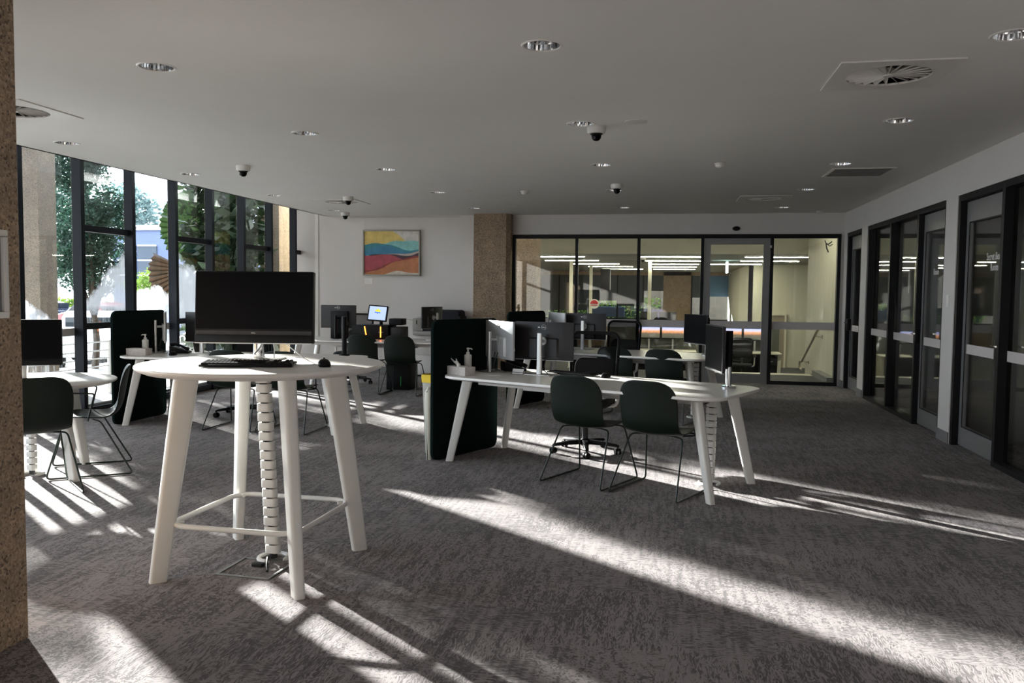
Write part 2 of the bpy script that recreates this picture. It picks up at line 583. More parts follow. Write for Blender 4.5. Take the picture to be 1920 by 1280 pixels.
def place(me, name, parent=None, loc=(0, 0, 0), rot=(0, 0, 0)):
    o = bpy.data.objects.new(name, me)
    C.objects.link(o)
    o.parent = parent
    o.location = loc
    o.rotation_euler = rot
    return o


def dup(root, loc, rz, label=None):
    r = root.copy()
    C.objects.link(r)
    r.location = loc
    r.rotation_euler = (0, 0, rz)
    if label:
        r['label'] = label
    for ch in list(root.children):
        c = ch.copy()
        C.objects.link(c)
        c.parent = r
        for g in list(ch.children):
            d = g.copy()
            C.objects.link(d)
            d.parent = c
    return r


def rrect(w, d, r, n=6, cx=0.0, cy=0.0):
    out = []
    for sx, sy, a0 in ((1, 1, 0), (-1, 1, PI / 2), (-1, -1, PI), (1, -1, 1.5 * PI)):
        for k in range(n + 1):
            a = a0 + k * PI / 2 / n
            out.append((cx + sx * (w / 2 - r) + r * math.cos(a), cy + sy * (d / 2 - r) + r * math.sin(a)))
    return out


def circle(r, n=32, cx=0.0, cy=0.0):
    return [(cx + r * math.cos(2 * PI * k / n), cy + r * math.sin(2 * PI * k / n)) for k in range(n)]


XZ = Matrix(((1, 0, 0, 0), (0, 0, 1, 0), (0, 1, 0, 0), (0, 0, 0, 1)))       # prism z -> world y, outline y -> z
YZ = Matrix(((0, 0, 1, 0), (1, 0, 0, 0), (0, 1, 0, 0), (0, 0, 0, 1)))       # outline x -> y, y -> z, extrude -> x


def text_mesh(body, size, mat, depth=0.001, align='CENTER'):
    cu = bpy.data.curves.new('lettering', 'FONT')
    cu.body = body
    cu.size = size
    cu.align_x = align
    cu.extrude = depth
    cu.resolution_u = 2
    o = bpy.data.objects.new('lettering', cu)
    C.objects.link(o)
    dg = bpy.context.evaluated_depsgraph_get()
    me = bpy.data.meshes.new_from_object(o.evaluated_get(dg))
    bpy.data.objects.remove(o)
    me.materials.clear()
    me.materials.append(MATS[mat])
    return me

# ================================================================== THE ROOM
CZ = 2.73          # ceiling height
GX = -6.435        # glass line of the window wall
RX = 2.74          # face of the right wall
BY = 13.90         # face of the back wall
FY = -5.0          # wall behind the camera

struct('floor', MB().box(-6.5, 6.5, FY - 0.1, BY + 0.06, -0.12, 0.0), 'carpet', smooth=0)

DOWN = [(-2.97, 4.52), (-2.97, 6.57), (-2.97, 8.61), (-2.97, 10.66), (-2.97, 12.73),
        (-0.67, 4.43), (-0.67, 6.48), (-0.67, 8.56), (-0.67, 10.66), (-0.67, 12.81),
        (1.67, 4.59), (1.67, 6.67), (1.67, 8.76), (1.67, 10.81), (1.67, 12.97),
        (-5.33, 6.74), (-5.33, 8.73), (-5.33, 10.80), (-5.33, 12.88)]
VENT = [(1.26, 5.30), (-4.75, 5.46), (1.26, 11.72), (-4.70, 11.65)]


def build_ceiling():
    x0, x1, y0, y1 = -5.90, 6.5, FY - 0.1, BY + 0.1
    xs, ys = {x0, x1}, {y0, y1}
    holes = [(cx, cy, 0.13, 1) for cx, cy in DOWN] + [(cx, cy, 0.27, 0) for cx, cy in VENT]
    for cx, cy, h, k in holes:
        xs |= {round(cx - h, 4), round(cx + h, 4)}
        ys |= {round(cy - h, 4), round(cy + h, 4)}
    xs, ys = sorted(xs), sorted(ys)
    mb = MB()
    for i in range(len(xs) - 1):
        for j in range(len(ys) - 1):
            mx, my = (xs[i] + xs[i + 1]) / 2, (ys[j] + ys[j + 1]) / 2
            if any(abs(mx - cx) < h and abs(my - cy) < h for cx, cy, h, k in holes):
                continue
            mb.add([(xs[i], ys[j], CZ), (xs[i + 1], ys[j], CZ), (xs[i + 1], ys[j + 1], CZ), (xs[i], ys[j + 1], CZ)], [(0, 1, 2, 3)])
    for cx, cy, h, k in holes:
        if not k:
            continue
        n = 32
        a = [PI / 4 + 2 * PI * q / n for q in range(n)]
        sq = [(cx + h * max(-1, min(1, 1.41422 * math.cos(t))), cy + h * max(-1, min(1, 1.41422 * math.sin(t))), CZ) for t in a]
        ci = [(cx + 0.095 * math.cos(t), cy + 0.095 * math.sin(t), CZ) for t in a]
        mb.add(sq + ci, [(q, (q + 1) % n, n + (q + 1) % n, n + q) for q in range(n)])
    # roof slab over everything, fascia at the window pocket
    mb.box(-6.6, 6.5, y0, y1, 3.10, 3.22)
    mb.box(-5.90, -5.86, y0, y1, CZ, 3.10)
    return struct('ceiling', mb, 'ceiling_paint', smooth=0)


build_ceiling()

# white back wall, header over the glazed partition, wall behind the camera, right wall
struct('wall_back', MB().box(-6.5, -3.05, BY, BY + 0.10, 0, 3.10).box(-3.10, 2.86, BY - 0.01, BY + 0.10, 2.40, 3.10)
       .box(2.69, 2.86, BY - 0.01, BY + 0.10, 0, 2.40), 'white_paint', smooth=0)
plain('rear_grey', (0.42, 0.39, 0.37), 0.7, var=0.03, scale=2)
struct('wall_front', MB().box(-6.5, 6.5, FY - 0.1, FY, 0, 3.10), 'rear_grey', smooth=0)
mb = MB()
for a, b in ((FY, 5.30), (8.71, 9.05), (12.36, 12.70), (13.68, BY)):
    mb.box(RX, RX + 0.12, a, b, 0, 2.40)
mb.box(RX, RX + 0.12, FY, BY, 2.40, 3.10)
struct('wall_right', mb, 'white_paint', smooth=0)
# meeting rooms behind the right wall
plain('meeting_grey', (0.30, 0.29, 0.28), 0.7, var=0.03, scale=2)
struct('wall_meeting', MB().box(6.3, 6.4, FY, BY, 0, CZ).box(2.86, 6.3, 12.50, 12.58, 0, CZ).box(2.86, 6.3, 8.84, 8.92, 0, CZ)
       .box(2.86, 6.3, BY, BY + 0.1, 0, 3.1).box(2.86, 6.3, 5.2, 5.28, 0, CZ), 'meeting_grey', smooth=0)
mb = MB()
for a, b in ((FY, 5.30), (8.71, 9.05), (12.36, 12.70), (13.68, BY - 0.02)):
    mb.box(RX - 0.012, RX, a, b, 0, 0.11)
struct('baseboard_right', mb, 'grey_trim', bevel=0.002, smooth=0)
struct('baseboard_back', MB().box(-6.3, -3.2, BY - 0.012, BY, 0, 0.11), 'grey_trim', smooth=0)
struct('baseboard_meeting', MB().box(6.288, 6.30, FY, BY, 0, 0.12).box(2.87, 6.29, 8.92, 8.932, 0, 0.12).box(2.87, 6.29, 12.488, 12.5, 0, 0.12), 'grey_trim', smooth=0)
struct('trim_1', MB().box(-6.10, -6.04, BY - 0.012, BY, 0.11, 3.0), 'white_plastic', smooth=0)


# window wall on the left ------------------------------------------------------------
def window_wall():
    pitch = 0.898
    n = 0
    for k in range(-14, 7):
        y0 = 8.19 + pitch * k
        y1 = min(y0 + pitch, BY)
        n += 1
        w = struct_root('window_%d' % n, (GX, y0, 0))
        MB().box(0, 0.115, 0, 0.062, 0, 3.10).build('mullion', 'mullion_black', w, bevel=0.003, smooth=0)
        L = y1 - y0
        MB().box(-0.03, 0.09, 0.062, L, 0, 0.085).build('bottom_rail', 'mullion_black', w, smooth=0)
        MB().box(-0.03, 0.05, 0.062, L, 3.02, 3.10).build('head_rail', 'mullion_black', w, smooth=0)
        MB().box(0.0, 0.012, 0.062, L, 0.085, 0.11).build('glazing_bead', 'silver_plastic', w, smooth=0)
        if k % 2 == 0:
            for za in (0.965, 2.06):
                MB().box(-0.01, 0.07, 0.062, L, za, za + 0.07).build('transom', 'mullion_black', w, bevel=0.003, smooth=0)
        else:
            MB().box(0.002, 0.006, 0.062, L, 0.90, 0.985).build('frosted_band', 'band_white', w, smooth=0)
        gm = {0: 'glass_mist_a', -1: 'glass_mist_d', 1: 'glass_mist_b', 2: 'glass_mist_c', -3: 'glass_mist_b'}.get(k, 'glass_window')
        MB().box(-0.006, 0.0, 0.0, L - 0.062, 0.085, 3.03).build('pane', gm, w, smooth=0, loc=(0, 0.062, 0))


window_wall()


# glazed units in the right wall -------------------------------------------------------
def door_leaf(root, y0, y1, x, hinge_far=True, handle_y=None):
    """aluminium framed glass leaf in the plane x, between y0 and y1 (local to root)"""
    z1 = 2.33
    fr = MB()
    fr.box(x - 0.02, x + 0.02, y0, y0 + 0.085, 0.012, z1).box(x - 0.02, x + 0.02, y1 - 0.085, y1, 0.012, z1)
    fr.box(x - 0.02, x + 0.02, y0 + 0.085, y1 - 0.085, 0.012, 0.20).box(x - 0.02, x + 0.02, y0 + 0.085, y1 - 0.085, z1 - 0.20, z1)
    leaf = fr.build('door_frame', 'aluminium', root, bevel=0.002, smooth=0)
    MB().box(x - 0.004, x + 0.004, y0 + 0.08, y1 - 0.08, 0.195, z1 - 0.195).build('pane', 'glass', root, smooth=0)
    MB().box(x - 0.0065, x - 0.0045, y0 + 0.085, y1 - 0.085, 0.895, 0.985).build('frosted_band', 'band_white', root, smooth=0)
    bd = MB()
    bd.box(x - 0.024, x - 0.019, y0 + 0.078, y0 + 0.09, 0.2, z1 - 0.2).box(x - 0.024, x - 0.019, y1 - 0.09, y1 - 0.078, 0.2, z1 - 0.2)
    bd.box(x - 0.024, x - 0.019, y0 + 0.078, y1 - 0.078, 0.19, 0.202).box(x - 0.024, x - 0.019, y0 + 0.078, y1 - 0.078, z1 - 0.202, z1 - 0.19)
    bd.build('gasket', 'black_frame', root, smooth=0)
    if handle_y is not None:
        h = MB().box(x - 0.075, x - 0.02, handle_y - 0.035, handle_y + 0.035, 0.90, 1.08).build('lock_case', 'black_plastic', root, bevel=0.012)
        MB().tube([(x - 0.05, handle_y, 1.02), (x - 0.105, handle_y, 1.02), (x - 0.105, handle_y - 0.10, 1.02)], 0.009, 10).build('lever', 'chrome', h)


def right_units():
    d = 0.115

    def bar(root, name, y0, y1, z0, z1, dd=d):
        MB().box(0.008, dd, y0, y1, z0, z1).build(name, 'black_frame', root, bevel=0.002, smooth=0)
    # far single door
    r = struct_root('door_1', (RX, 12.70, 0))
    bar(r, 'jamb', 0.0, 0.06, 0, 2.40)
    bar(r, 'jamb', 0.92, 0.98, 0, 2.40)
    bar(r, 'head', 0.06, 0.92, 2.34, 2.40)
    door_leaf(r, 0.065, 0.915, 0.085, handle_y=0.87)
    # middle unit: two fixed lights and a door
    r = struct_root('door_2', (RX, 9.05, 0))
    bar(r, 'jamb', 0.0, 0.05, 0, 2.40)
    bar(r, 'head', 0.05, 0.93, 2.34, 2.40)
    door_leaf(r, 0.055, 0.925, 0.085, handle_y=0.955)
    for nm, a, b in (('window_31', 9.98, 11.14), ('window_32', 11.14, 12.36)):
        w = struct_root(nm, (RX, a, 0))
        L = b - a
        bar(w, 'mullion', 0.0, 0.06, 0, 2.40)
        e = L - (0.06 if nm == 'window_32' else 0.0)
        if nm == 'window_32':
            bar(w, 'jamb', e, L, 0, 2.40)
        bar(w, 'head', 0.06, e, 2.34, 2.40)
        bar(w, 'sill', 0.06, e, 0, 0.045)
        MB().box(0.082, 0.090, 0.06, e, 0.045, 2.34).build('pane', 'glass', w, smooth=0)
        MB().box(0.078, 0.080, 0.06, e, 0.895, 0.985).build('frosted_band', 'band_white', w, smooth=0)
    # near unit
    r = struct_root('door_3', (RX, 7.65, 0))
    bar(r, 'jamb', 1.0, 1.06, 0, 2.40)
    bar(r, 'head', 0.0, 1.0, 2.34, 2.40)
    door_leaf(r, 0.01, 0.99, 0.085, handle_y=0.02)
    t = place(text_mesh('Secret Beach\nRoom', 0.095, 'paper_white'), 'lettering', r, (0.078, 0.305, 1.76), (PI / 2, 0, -PI / 2))
    t.scale = (0.74, 1, 1)
    t = place(text_mesh('Room', 0.095, 'paper_white'), 'lettering', bpy.data.objects['door_2'], (0.078, 0.50, 1.665), (PI / 2, 0, -PI / 2))
    t.scale = (0.74, 1, 1)
    for nm, a, b in (('window_33', 6.40, 7.65), ('window_34', 5.30, 6.40)):
        w = struct_root(nm, (RX, a, 0))
        L = b - a
        s = 0.0 if nm == 'window_34' else 0.06
        if nm == 'window_33':
            bar(w, 'mullion', L - 0.06, L, 0, 2.40)
            bar(w, 'mullion', 0.0, 0.06, 0, 2.40)
        else:
            bar(w, 'jamb', 0.0, 0.06, 0, 2.40)
        a0, a1 = 0.06, L - s
        bar(w, 'head', a0, a1, 2.34, 2.40)
        bar(w, 'sill', a0, a1, 0, 0.045)
        MB().box(0.082, 0.090, a0, a1, 0.045, 2.34).build('pane', 'glass', w, smooth=0)
        MB().box(0.078, 0.080, a0, a1, 0.895, 0.985).build('frosted_band', 'band_white', w, smooth=0)


right_units()


# glazed partition in the back wall ------------------------------------------------------
def partition():
    def bar(root, name, x0, x1, z0, z1):
        MB().box(x0, x1, -0.045, 0.05, z0, z1).build(name, 'black_frame', root, bevel=0.002, smooth=0)
    posts = [-2.55, -1.495, -0.475, 0.545, 1.625, 2.64]
    for i, nm in ((0, 'window_41'), (1, 'window_42'), (2, 'window_43'), (4, 'window_44')):
        w = struct_root(nm, (posts[i], BY, 0))
        L = posts[i + 1] - posts[i]
        bar(w, 'post', 0.0, 0.05, 0, 2.40)
        if i == 4:
            bar(w, 'post', L, L + 0.05, 0, 2.40)
        bar(w, 'head', 0.05, L, 2.335, 2.40)
        bar(w, 'sill', 0.05, L, 0, 0.06)
        MB().box(0.05, L, 0.008, 0.016, 0.06, 2.335).build('pane', 'glass', w, smooth=0)
        MB().box(0.05, L, 0.003, 0.006, 0.885, 1.005).build('frosted_band', 'band_white', w, smooth=0)
    w = struct_root('door_4', (0.545, BY, 0))
    bar(w, 'post', 0.0, 0.05, 0, 2.40)
    bar(w, 'head', 0.05, 1.08, 2.335, 2.40)
    fr = MB()
    a, b = 0.055, 1.075
    fr.box(a, a + 0.10, -0.025, 0.025, 0.01, 2.335).box(b - 0.10, b, -0.025, 0.025, 0.01, 2.335)
    fr.box(a + 0.1, b - 0.1, -0.025, 0.025, 0.01, 0.16).box(a + 0.1, b - 0.1, -0.025, 0.025, 2.235, 2.335)
    fr.build('door_frame', 'aluminium', w, bevel=0.002, smooth=0)
    MB().box(a + 0.095, b - 0.095, 0.0, 0.008, 0.155, 2.24).build('pane', 'glass', w, smooth=0)
    MB().box(a + 0.1, b - 0.1, -0.005, -0.002, 0.885, 1.005).build('frosted_band', 'band_white', w, smooth=0)
    MB().box(b - 0.005, b + 0.02, -0.07, -0.045, 2.18, 2.22).build('door_contact', 'silver', w, bevel=0.003)


partition()

# columns -----------------------------------------------------------------------------
mb = MB().prism([(-3.17, 13.62), (-2.62, 13.62), (-2.555, 13.68), (-2.555, 14.15), (-3.17, 14.15)], 0, CZ)
tag(mb.build('concrete_column', 'pebble_concrete', smooth=0), 'tan exposed aggregate concrete column between white wall and glazed partition', 'column')
mb = MB().prism([(-3.35, 2.0), (-2.53, 2.0), (-2.53, 2.92), (-3.35, 2.92)], 0, CZ)
tag(mb.build('concrete_column', 'pebble_concrete', bevel=0.006, smooth=0), 'brown pebbled concrete column rising from floor to ceiling by the bar table', 'column')
fr = thing('notice_frame', 'small white framed notice fixed to the brown pebbled column', 'frame', (-2.53, 2.70, 1.48))
MB().box(0.0, 0.018, -0.14, 0.14, -0.17, -0.145).box(0, 0.018, -0.14, 0.14, 0.145, 0.17).box(0, 0.018, -0.14, -0.115, -0.145, 0.145).box(0, 0.018, 0.115, 0.14, -0.145, 0.145).build('frame', 'white_plastic', fr, bevel=0.002)
MB().box(0.0, 0.006, -0.115, 0.115, -0.145, 0.145).build('sheet', 'grey_trim', fr)


# ================================================================== CEILING FITTINGS
def downlight():
    t = thing('downlight', 'round recessed ceiling downlight with faceted silver reflector, switched off', 'downlight', (0, 0, CZ), group='recessed downlights across the white ceiling')
    MB().lathe([(0.094, 0.004), (0.098, -0.004), (0.106, -0.005), (0.112, 0.0), (0.112, 0.002)], 32, caps=False).build('trim_ring', 'white_plastic', t)
    mb = MB()
    n = 48
    rings = []
    for rr, zz in ((0.095, 0.0), (0.090, 0.03), (0.078, 0.075), (0.055, 0.115)):
        rings.append([((rr * (1.0 if q % 2 else 0.955)) * math.cos(2 * PI * q / n), (rr * (1.0 if q % 2 else 0.955)) * math.sin(2 * PI * q / n), zz) for q in range(n)])
    mb.loft(rings, caps=False)
    mb.build('reflector', 'chrome', t, smooth=0)
    MB().cyl((0, 0, 0.114), (0, 0, 0.13), 0.06, n=20).build('lamp_cap', 'white_plastic', t)
    return t


dl0 = downlight()
for i, (x, y) in enumerate(DOWN):
    if i == 0:
        dl0.location = (x, y, CZ)
    else:
        dup(dl0, (x, y, CZ), 0)


def dome_camera(x, y, label):
    t = thing('dome_camera', label, 'camera', (x, y, CZ))
    MB().lathe([(0.072, 0.0), (0.074, -0.012), (0.072, -0.045), (0.064, -0.056), (0.045, -0.058)], 32).build('housing', 'camera_white', t)
    MB().lathe([(0.050, -0.056), (0.048, -0.064), (0.038, -0.068)], 28).build('collar', 'black_plastic', t)
    MB().lathe([(0.037, -0.066), (0.037, -0.082), (0.033, -0.096), (0.024, -0.107), (0.012, -0.113), (0.002, -0.115)], 28).build('dome', 'screen_black', t)
    MB().cyl((-0.012, -0.03, -0.092), (-0.014, -0.039, -0.095), 0.012, n=14).build('lens', 'dark_grey_plastic', t)
    return t


dome_camera(-0.56, 6.60, 'white dome security camera touching a downlight, black dome below')
dome_camera(-4.40, 8.20, 'white dome security camera hanging near the tall windows')
dome_camera(-0.60, 10.08, 'white dome security camera in front of the glazed partition')
dome_camera(-4.36, 11.05, 'white dome security camera beside the square vent above the checkout desk')
dome_camera(-5.28, 13.25, 'white dome security camera closest to the white wall with the painting')


def swirl_vent(x, y, label):
    t = thing('swirl_vent', label, 'vent', (x, y, CZ))
    h, n = 0.325, 32
    a = [PI / 4 + 2 * PI * q / n for q in range(n)]
    mb = MB()
    R = 0.235
    for z in (-0.008,):
        sq = [(h * max(-1, min(1, 1.41422 * math.cos(q))), h * max(-1, min(1, 1.41422 * math.sin(q))), z) for q in a]
        ci = [(R * math.cos(q), R * math.sin(q), z) for q in a]
        up = [(R * math.cos(q), R * math.sin(q), 0.004) for q in a]
        so = [(p[0], p[1], 0.001) for p in sq]
        o = sq + ci + up + so
        mb.add(o, [(q, (q + 1) % n, n + (q + 1) % n, n + q) for q in range(n)] + [(n + q, n + (q + 1) % n, 2 * n + (q + 1) % n, 2 * n + q) for q in range(n)] + [(q, 3 * n + q, 3 * n + (q + 1) % n, (q + 1) % n) for q in range(n)])
    mb.build('plate', 'camera_white', t, smooth=0)
    MB().box(-0.26, 0.26, -0.26, 0.26, 0.05, 0.055).build('void_shade_sheet', 'black_plastic', t, smooth=0)  # black sheet standing in for the dark void above the blades
    MB().lathe([(0.030, -0.010), (0.030, 0.035)], 16).build('hub', 'camera_white', t)
    bm = MB()
    w0, w1 = 0.003, 0.013
    bm.add([(0.02, -w0, -0.006), (R, -w1, -0.006), (R, w1, 0.028), (0.02, w0, 0.012),
            (0.02, -w0, -0.0045), (R, -w1, -0.0035), (R, w1, 0.0305), (0.02, w0, 0.0135)],
           [(0, 1, 2, 3), (7, 6, 5, 4), (0, 4, 5, 1), (1, 5, 6, 2), (2, 6, 7, 3), (3, 7, 4, 0)])
    me = bm.mesh('blade', 'camera_white', smooth=0)
    for q in range(22):
        place(me, 'blade', t, rot=(0, 0, 2 * PI * q / 22))
    return t


swirl_vent(1.26, 5.30, 'large square ceiling vent with radial blades nearest the Secret Beach door')
swirl_vent(-4.75, 5.46, 'square ceiling vent with radial blades partly behind the brown column')
swirl_vent(1.26, 11.72, 'small looking square swirl vent in front of the sliding glass door')
swirl_vent(-4.70, 11.65, 'square swirl vent above the self checkout desk')

g = thing('return_grille', 'flat grey square return air grille in the ceiling beside a downlight', 'grille', (1.96, 9.36, CZ))
MB().box(-0.31, 0.31, -0.31, -0.28, -0.008, 0.0).box(-0.31, 0.31, 0.28, 0.31, -0.008, 0).box(-0.31, -0.28, -0.28, 0.28, -0.008, 0).box(0.28, 0.31, -0.28, 0.28, -0.008, 0).build('frame', 'camera_white', g, smooth=0)
me = MB().box(-0.28, 0.28, -0.006, 0.006, -0.006, -0.001).mesh('slat', 'grey_trim', smooth=0)
for q in range(26):
    place(me, 'slat', g, (0, -0.27 + q * 0.0216, 0))

for x, y, lab in ((0.50, 8.59, 'small white half-dome smoke detector on the ceiling above the front desk'),
                  (-1.81, 10.64, 'small white half-dome smoke detector on the ceiling in front of the tan column')):
    t = thing('smoke_detector', lab, 'detector', (x, y, CZ))
    MB().lathe([(0.055, 0.0), (0.055, -0.012), (0.048, -0.016)], 24).build('base', 'camera_white', t)
    MB().lathe([(0.046, -0.015), (0.044, -0.032), (0.030, -0.044), (0.004, -0.048)], 24).build('sensor_cap', 'camera_white', t)
for x, y, lab in ((-0.25, 6.46, 'flat round white blanking plate beside the dome camera and downlight'), (-2.58, 10.56, 'flat round white blanking plate between downlight and smoke detector')):
    tag(MB().lathe([(0.085, 0.0), (0.085, -0.004), (0.075, -0.007), (0.002, -0.007)], 28).build('ceiling_plate', 'camera_white', loc=(x, y, CZ)), lab, 'plate')
mb = MB().lathe([(0.05, 0.0), (0.05, -0.02), (0.03, -0.04), (0.004, -0.045)], 20)
tag(mb.build('ceiling_sensor', 'camera_white', loc=(2.30, 13.55, CZ)), 'small white ceiling sensor tucked in the corner above the partition', 'sensor')
mb = MB().lathe([(0.062, 0.0), (0.060, -0.02), (0.045, -0.045), (0.02, -0.055), (0.002, -0.056)], 24, axis='y')
o = mb.build('door_sensor', 'black_plastic', loc=(1.09, BY - 0.01, 2.49))
o.scale = (1, 1, 0.6)
tag(o, 'black oval door sensor on the wall over the sliding glass door', 'sensor')
sw = thing('light_switch', 'white light switch plate on the narrow wall beside Secret Beach door', 'switch', (RX, 8.88, 1.39))
MB().box(-0.009, 0, -0.038, 0.038, -0.06, 0.06).build('plate', 'white_plastic', sw, bevel=0.003)
MB().box(-0.013, -0.008, -0.012, 0.012, -0.02, 0.02).build('rocker', 'paper_white', sw, bevel=0.002)

# ================================================================== WALL PICTURE
pic = thing('painting', 'framed abstract landscape painting in yellow, teal, maroon and orange on white wall', 'painting', (-4.685, BY - 0.03, 2.09))
MB().box(-0.49, 0.49, -0.004, 0.012, -0.375, 0.375).build('canvas', 'painting', pic, smooth=0)
MB().box(-0.515, 0.515, -0.018, 0.028, 0.372, 0.395).box(-0.515, 0.515, -0.018, 0.028, -0.395, -0.372).box(-0.515, -0.492, -0.018, 0.028, -0.372, 0.372).box(0.492, 0.515, -0.018, 0.028, -0.372, 0.372).build('frame', 'picture_frame', pic, bevel=0.002)
for sx in (-0.49, 0.48):
    MB().tube([(sx, 0.02, 0.39), (sx, 0.02, 0.615)], 0.0015, 6).build('hanging_wire', 'silver', pic)
tag(MB().box(-5.46, -3.47, BY - 0.012, BY, 2.700, 2.712).build('picture_rail', 'silver_plastic', smooth=0), 'thin picture hanging rail high on the white wall above the painting', 'rail')
tag(MB().box(-5.18, -5.04, BY - 0.004, BY, 1.55, 1.655).build('caption_card', 'paper_white', smooth=0), 'small white caption card on the wall under the painting', 'card')


# ================================================================== TABLES
def leg_mesh(top, foot, w0, d0, w1, d1, ang, r=0.30):
    rings = []
    ca, sa = math.cos(ang), math.sin(ang)
    for k in range(6):
        t = k / 5
        w, d = w0 + (w1 - w0) * t, d0 + (d1 - d0) * t
        cx, cy, cz = (top[i] + (foot[i] - top[i]) * t for i in range(3))
        rings.append([(cx + x * ca - y * sa, cy + x * sa + y * ca, cz) for x, y in rrect(w, d, min(w, d) * r, 4)])
    return MB().loft(rings)


_link = None


def cable_spine(root, x, y, ztop, lean=(0, 0)):
    global _link
    p = 0.0505
    n = int((ztop - 0.05) / p)
    if _link is None:
        _link = MB().prism(rrect(0.078, 0.052, 0.02, 4), 0, 0.0435).mesh('link', 'white_plastic', bevel=0.002)
    sp = MB().tube([(x + lean[0], y + lean[1], 0.012), (x + lean[0] * 0.6, y + lean[1] * 0.6, ztop * 0.4), (x, y, ztop)], 0.021, 8).build('cable_spine', 'cable_black', root)
    for k in range(n):
        z = 0.04 + k * p
        f = max(0.0, 1 - z / ztop)
        place(_link, 'link', sp, (x + lean[0] * f, y + lean[1] * f, z), (0, 0, 0.05 * math.sin(k)))
    foot = MB()
    ring = []
    for k in range(21):
        a = -0.4 + (2 * PI - 1.0) * k / 20
        ring.append((x + lean[0] + 0.075 * math.cos(a), y + lean[1] + 0.075 * math.sin(a), 0.012))
    foot.tube(ring, [0.004] + [0.013] * 19 + [0.004], 8)
    foot.build('spine_foot', 'white_plastic', root)


def bar_table():
    t = thing('bar_table', 'tall round white bar table carrying the big black computer', 'table', (-2.03, 3.975, 0))
    R = 0.612
    MB().lathe([(0.50, 1.012), (0.57, 1.020), (R - 0.008, 1.034), (R, 1.042), (R, 1.050), (R - 0.004, 1.055), (0.002, 1.055)], 72).build('tabletop', 'white_laminate', t, smooth=50)
    for dx, dy in ((-0.385, -0.35), (0.37, -0.40), (0.39, 0.345), (-0.365, 0.395)):
        ang = math.atan2(dy, dx)
        MBL = leg_mesh((dx * 0.72, dy * 0.72, 1.014), (dx, dy, 0.0), 0.118, 0.066, 0.082, 0.050, ang)
        MBL.build('leg', 'white_metal', t, smooth=50)
        MB().cyl((dx, dy, 0.0), (dx, dy, 0.004), 0.02, n=12).build('glide', 'black_plastic', t)
    out = rrect(0.68, 0.68, 0.11, 7)
    ca, sa = math.cos(-0.03), math.sin(-0.03)
    MB().tube([(x * ca - y * sa, x * sa + y * ca, 0.275) for x, y in out], 0.0135, 12, closed=True).build('foot_ring', 'white_metal', t, smooth=60)
    for dx, dy in ((-0.385, -0.35), (0.37, -0.40), (0.39, 0.345), (-0.365, 0.395)):
        k = 0.925
        MB().cyl((dx * k, dy * k, 0.275), (dx * 0.76, dy * 0.76, 0.275), 0.010, n=10).build('ring_stub', 'white_metal', t)
    cable_spine(t, -0.02, 0.03, 1.012, (0.03, 0.05))
    return t


bar_table()

fb = thing('floor_box', 'open floor power box with blue-grey rim under the tall bar table', 'floor box', (-2.02, 3.92, 0), -0.05)
MB().box(-0.17, 0.13, -0.16, -0.145, 0.0, 0.006).box(-0.17, -0.155, -0.145, 0.12, 0.0, 0.006).box(0.115, 0.13, -0.145, 0.12, 0, 0.006).box(-0.155, 0.115, 0.105, 0.12, 0, 0.006).build('rim', 'aluminium', fb, bevel=0.001)
M = Matrix.Translation((0.125, -0.02, 0.004)) @ Euler((0, math.radians(-125), 0)).to_matrix().to_4x4()
MB().box(-0.14, 0.0, -0.12, 0.12, -0.003, 0.003, M).build('lid', 'black_plastic', fb, bevel=0.001)
MB().tube([(-0.02, 0.10, 0.02), (0.0, 0.06, 0.035), (0.03, 0.0, 0.02), (0.06, -0.05, 0.004)], 0.006, 8).build('cable', 'cable_black', fb)
MB().box(-0.06, 0.0, 0.0, 0.035, 0.0, 0.02).build('plug', 'dark_grey_plastic', fb, bevel=0.004)


def low_table():
    t = thing('cafe_table', 'low round white table by the windows with a monitor on it', 'table', (-4.73, 5.53, 0), math.radians(-14))
    R = 0.60
    MB().lathe([(0.48, 0.692), (0.56, 0.698), (R - 0.006, 0.712), (R, 0.718), (R, 0.726), (R - 0.004, 0.730), (0.002, 0.730)], 64).build('tabletop', 'white_laminate', t, smooth=50)
    for k in range(4):
        a = k * PI / 2
        top = (0.34 * math.cos(a), 0.34 * math.sin(a), 0.694)
        foot = (0.46 * math.cos(a), 0.46 * math.sin(a), 0)
        leg_mesh(top, foot, 0.10, 0.06, 0.07, 0.045, a).build('leg', 'white_metal', t, smooth=50)
    cable_spine(t, 0.0, 0.0, 0.69)
    return t


low_table()


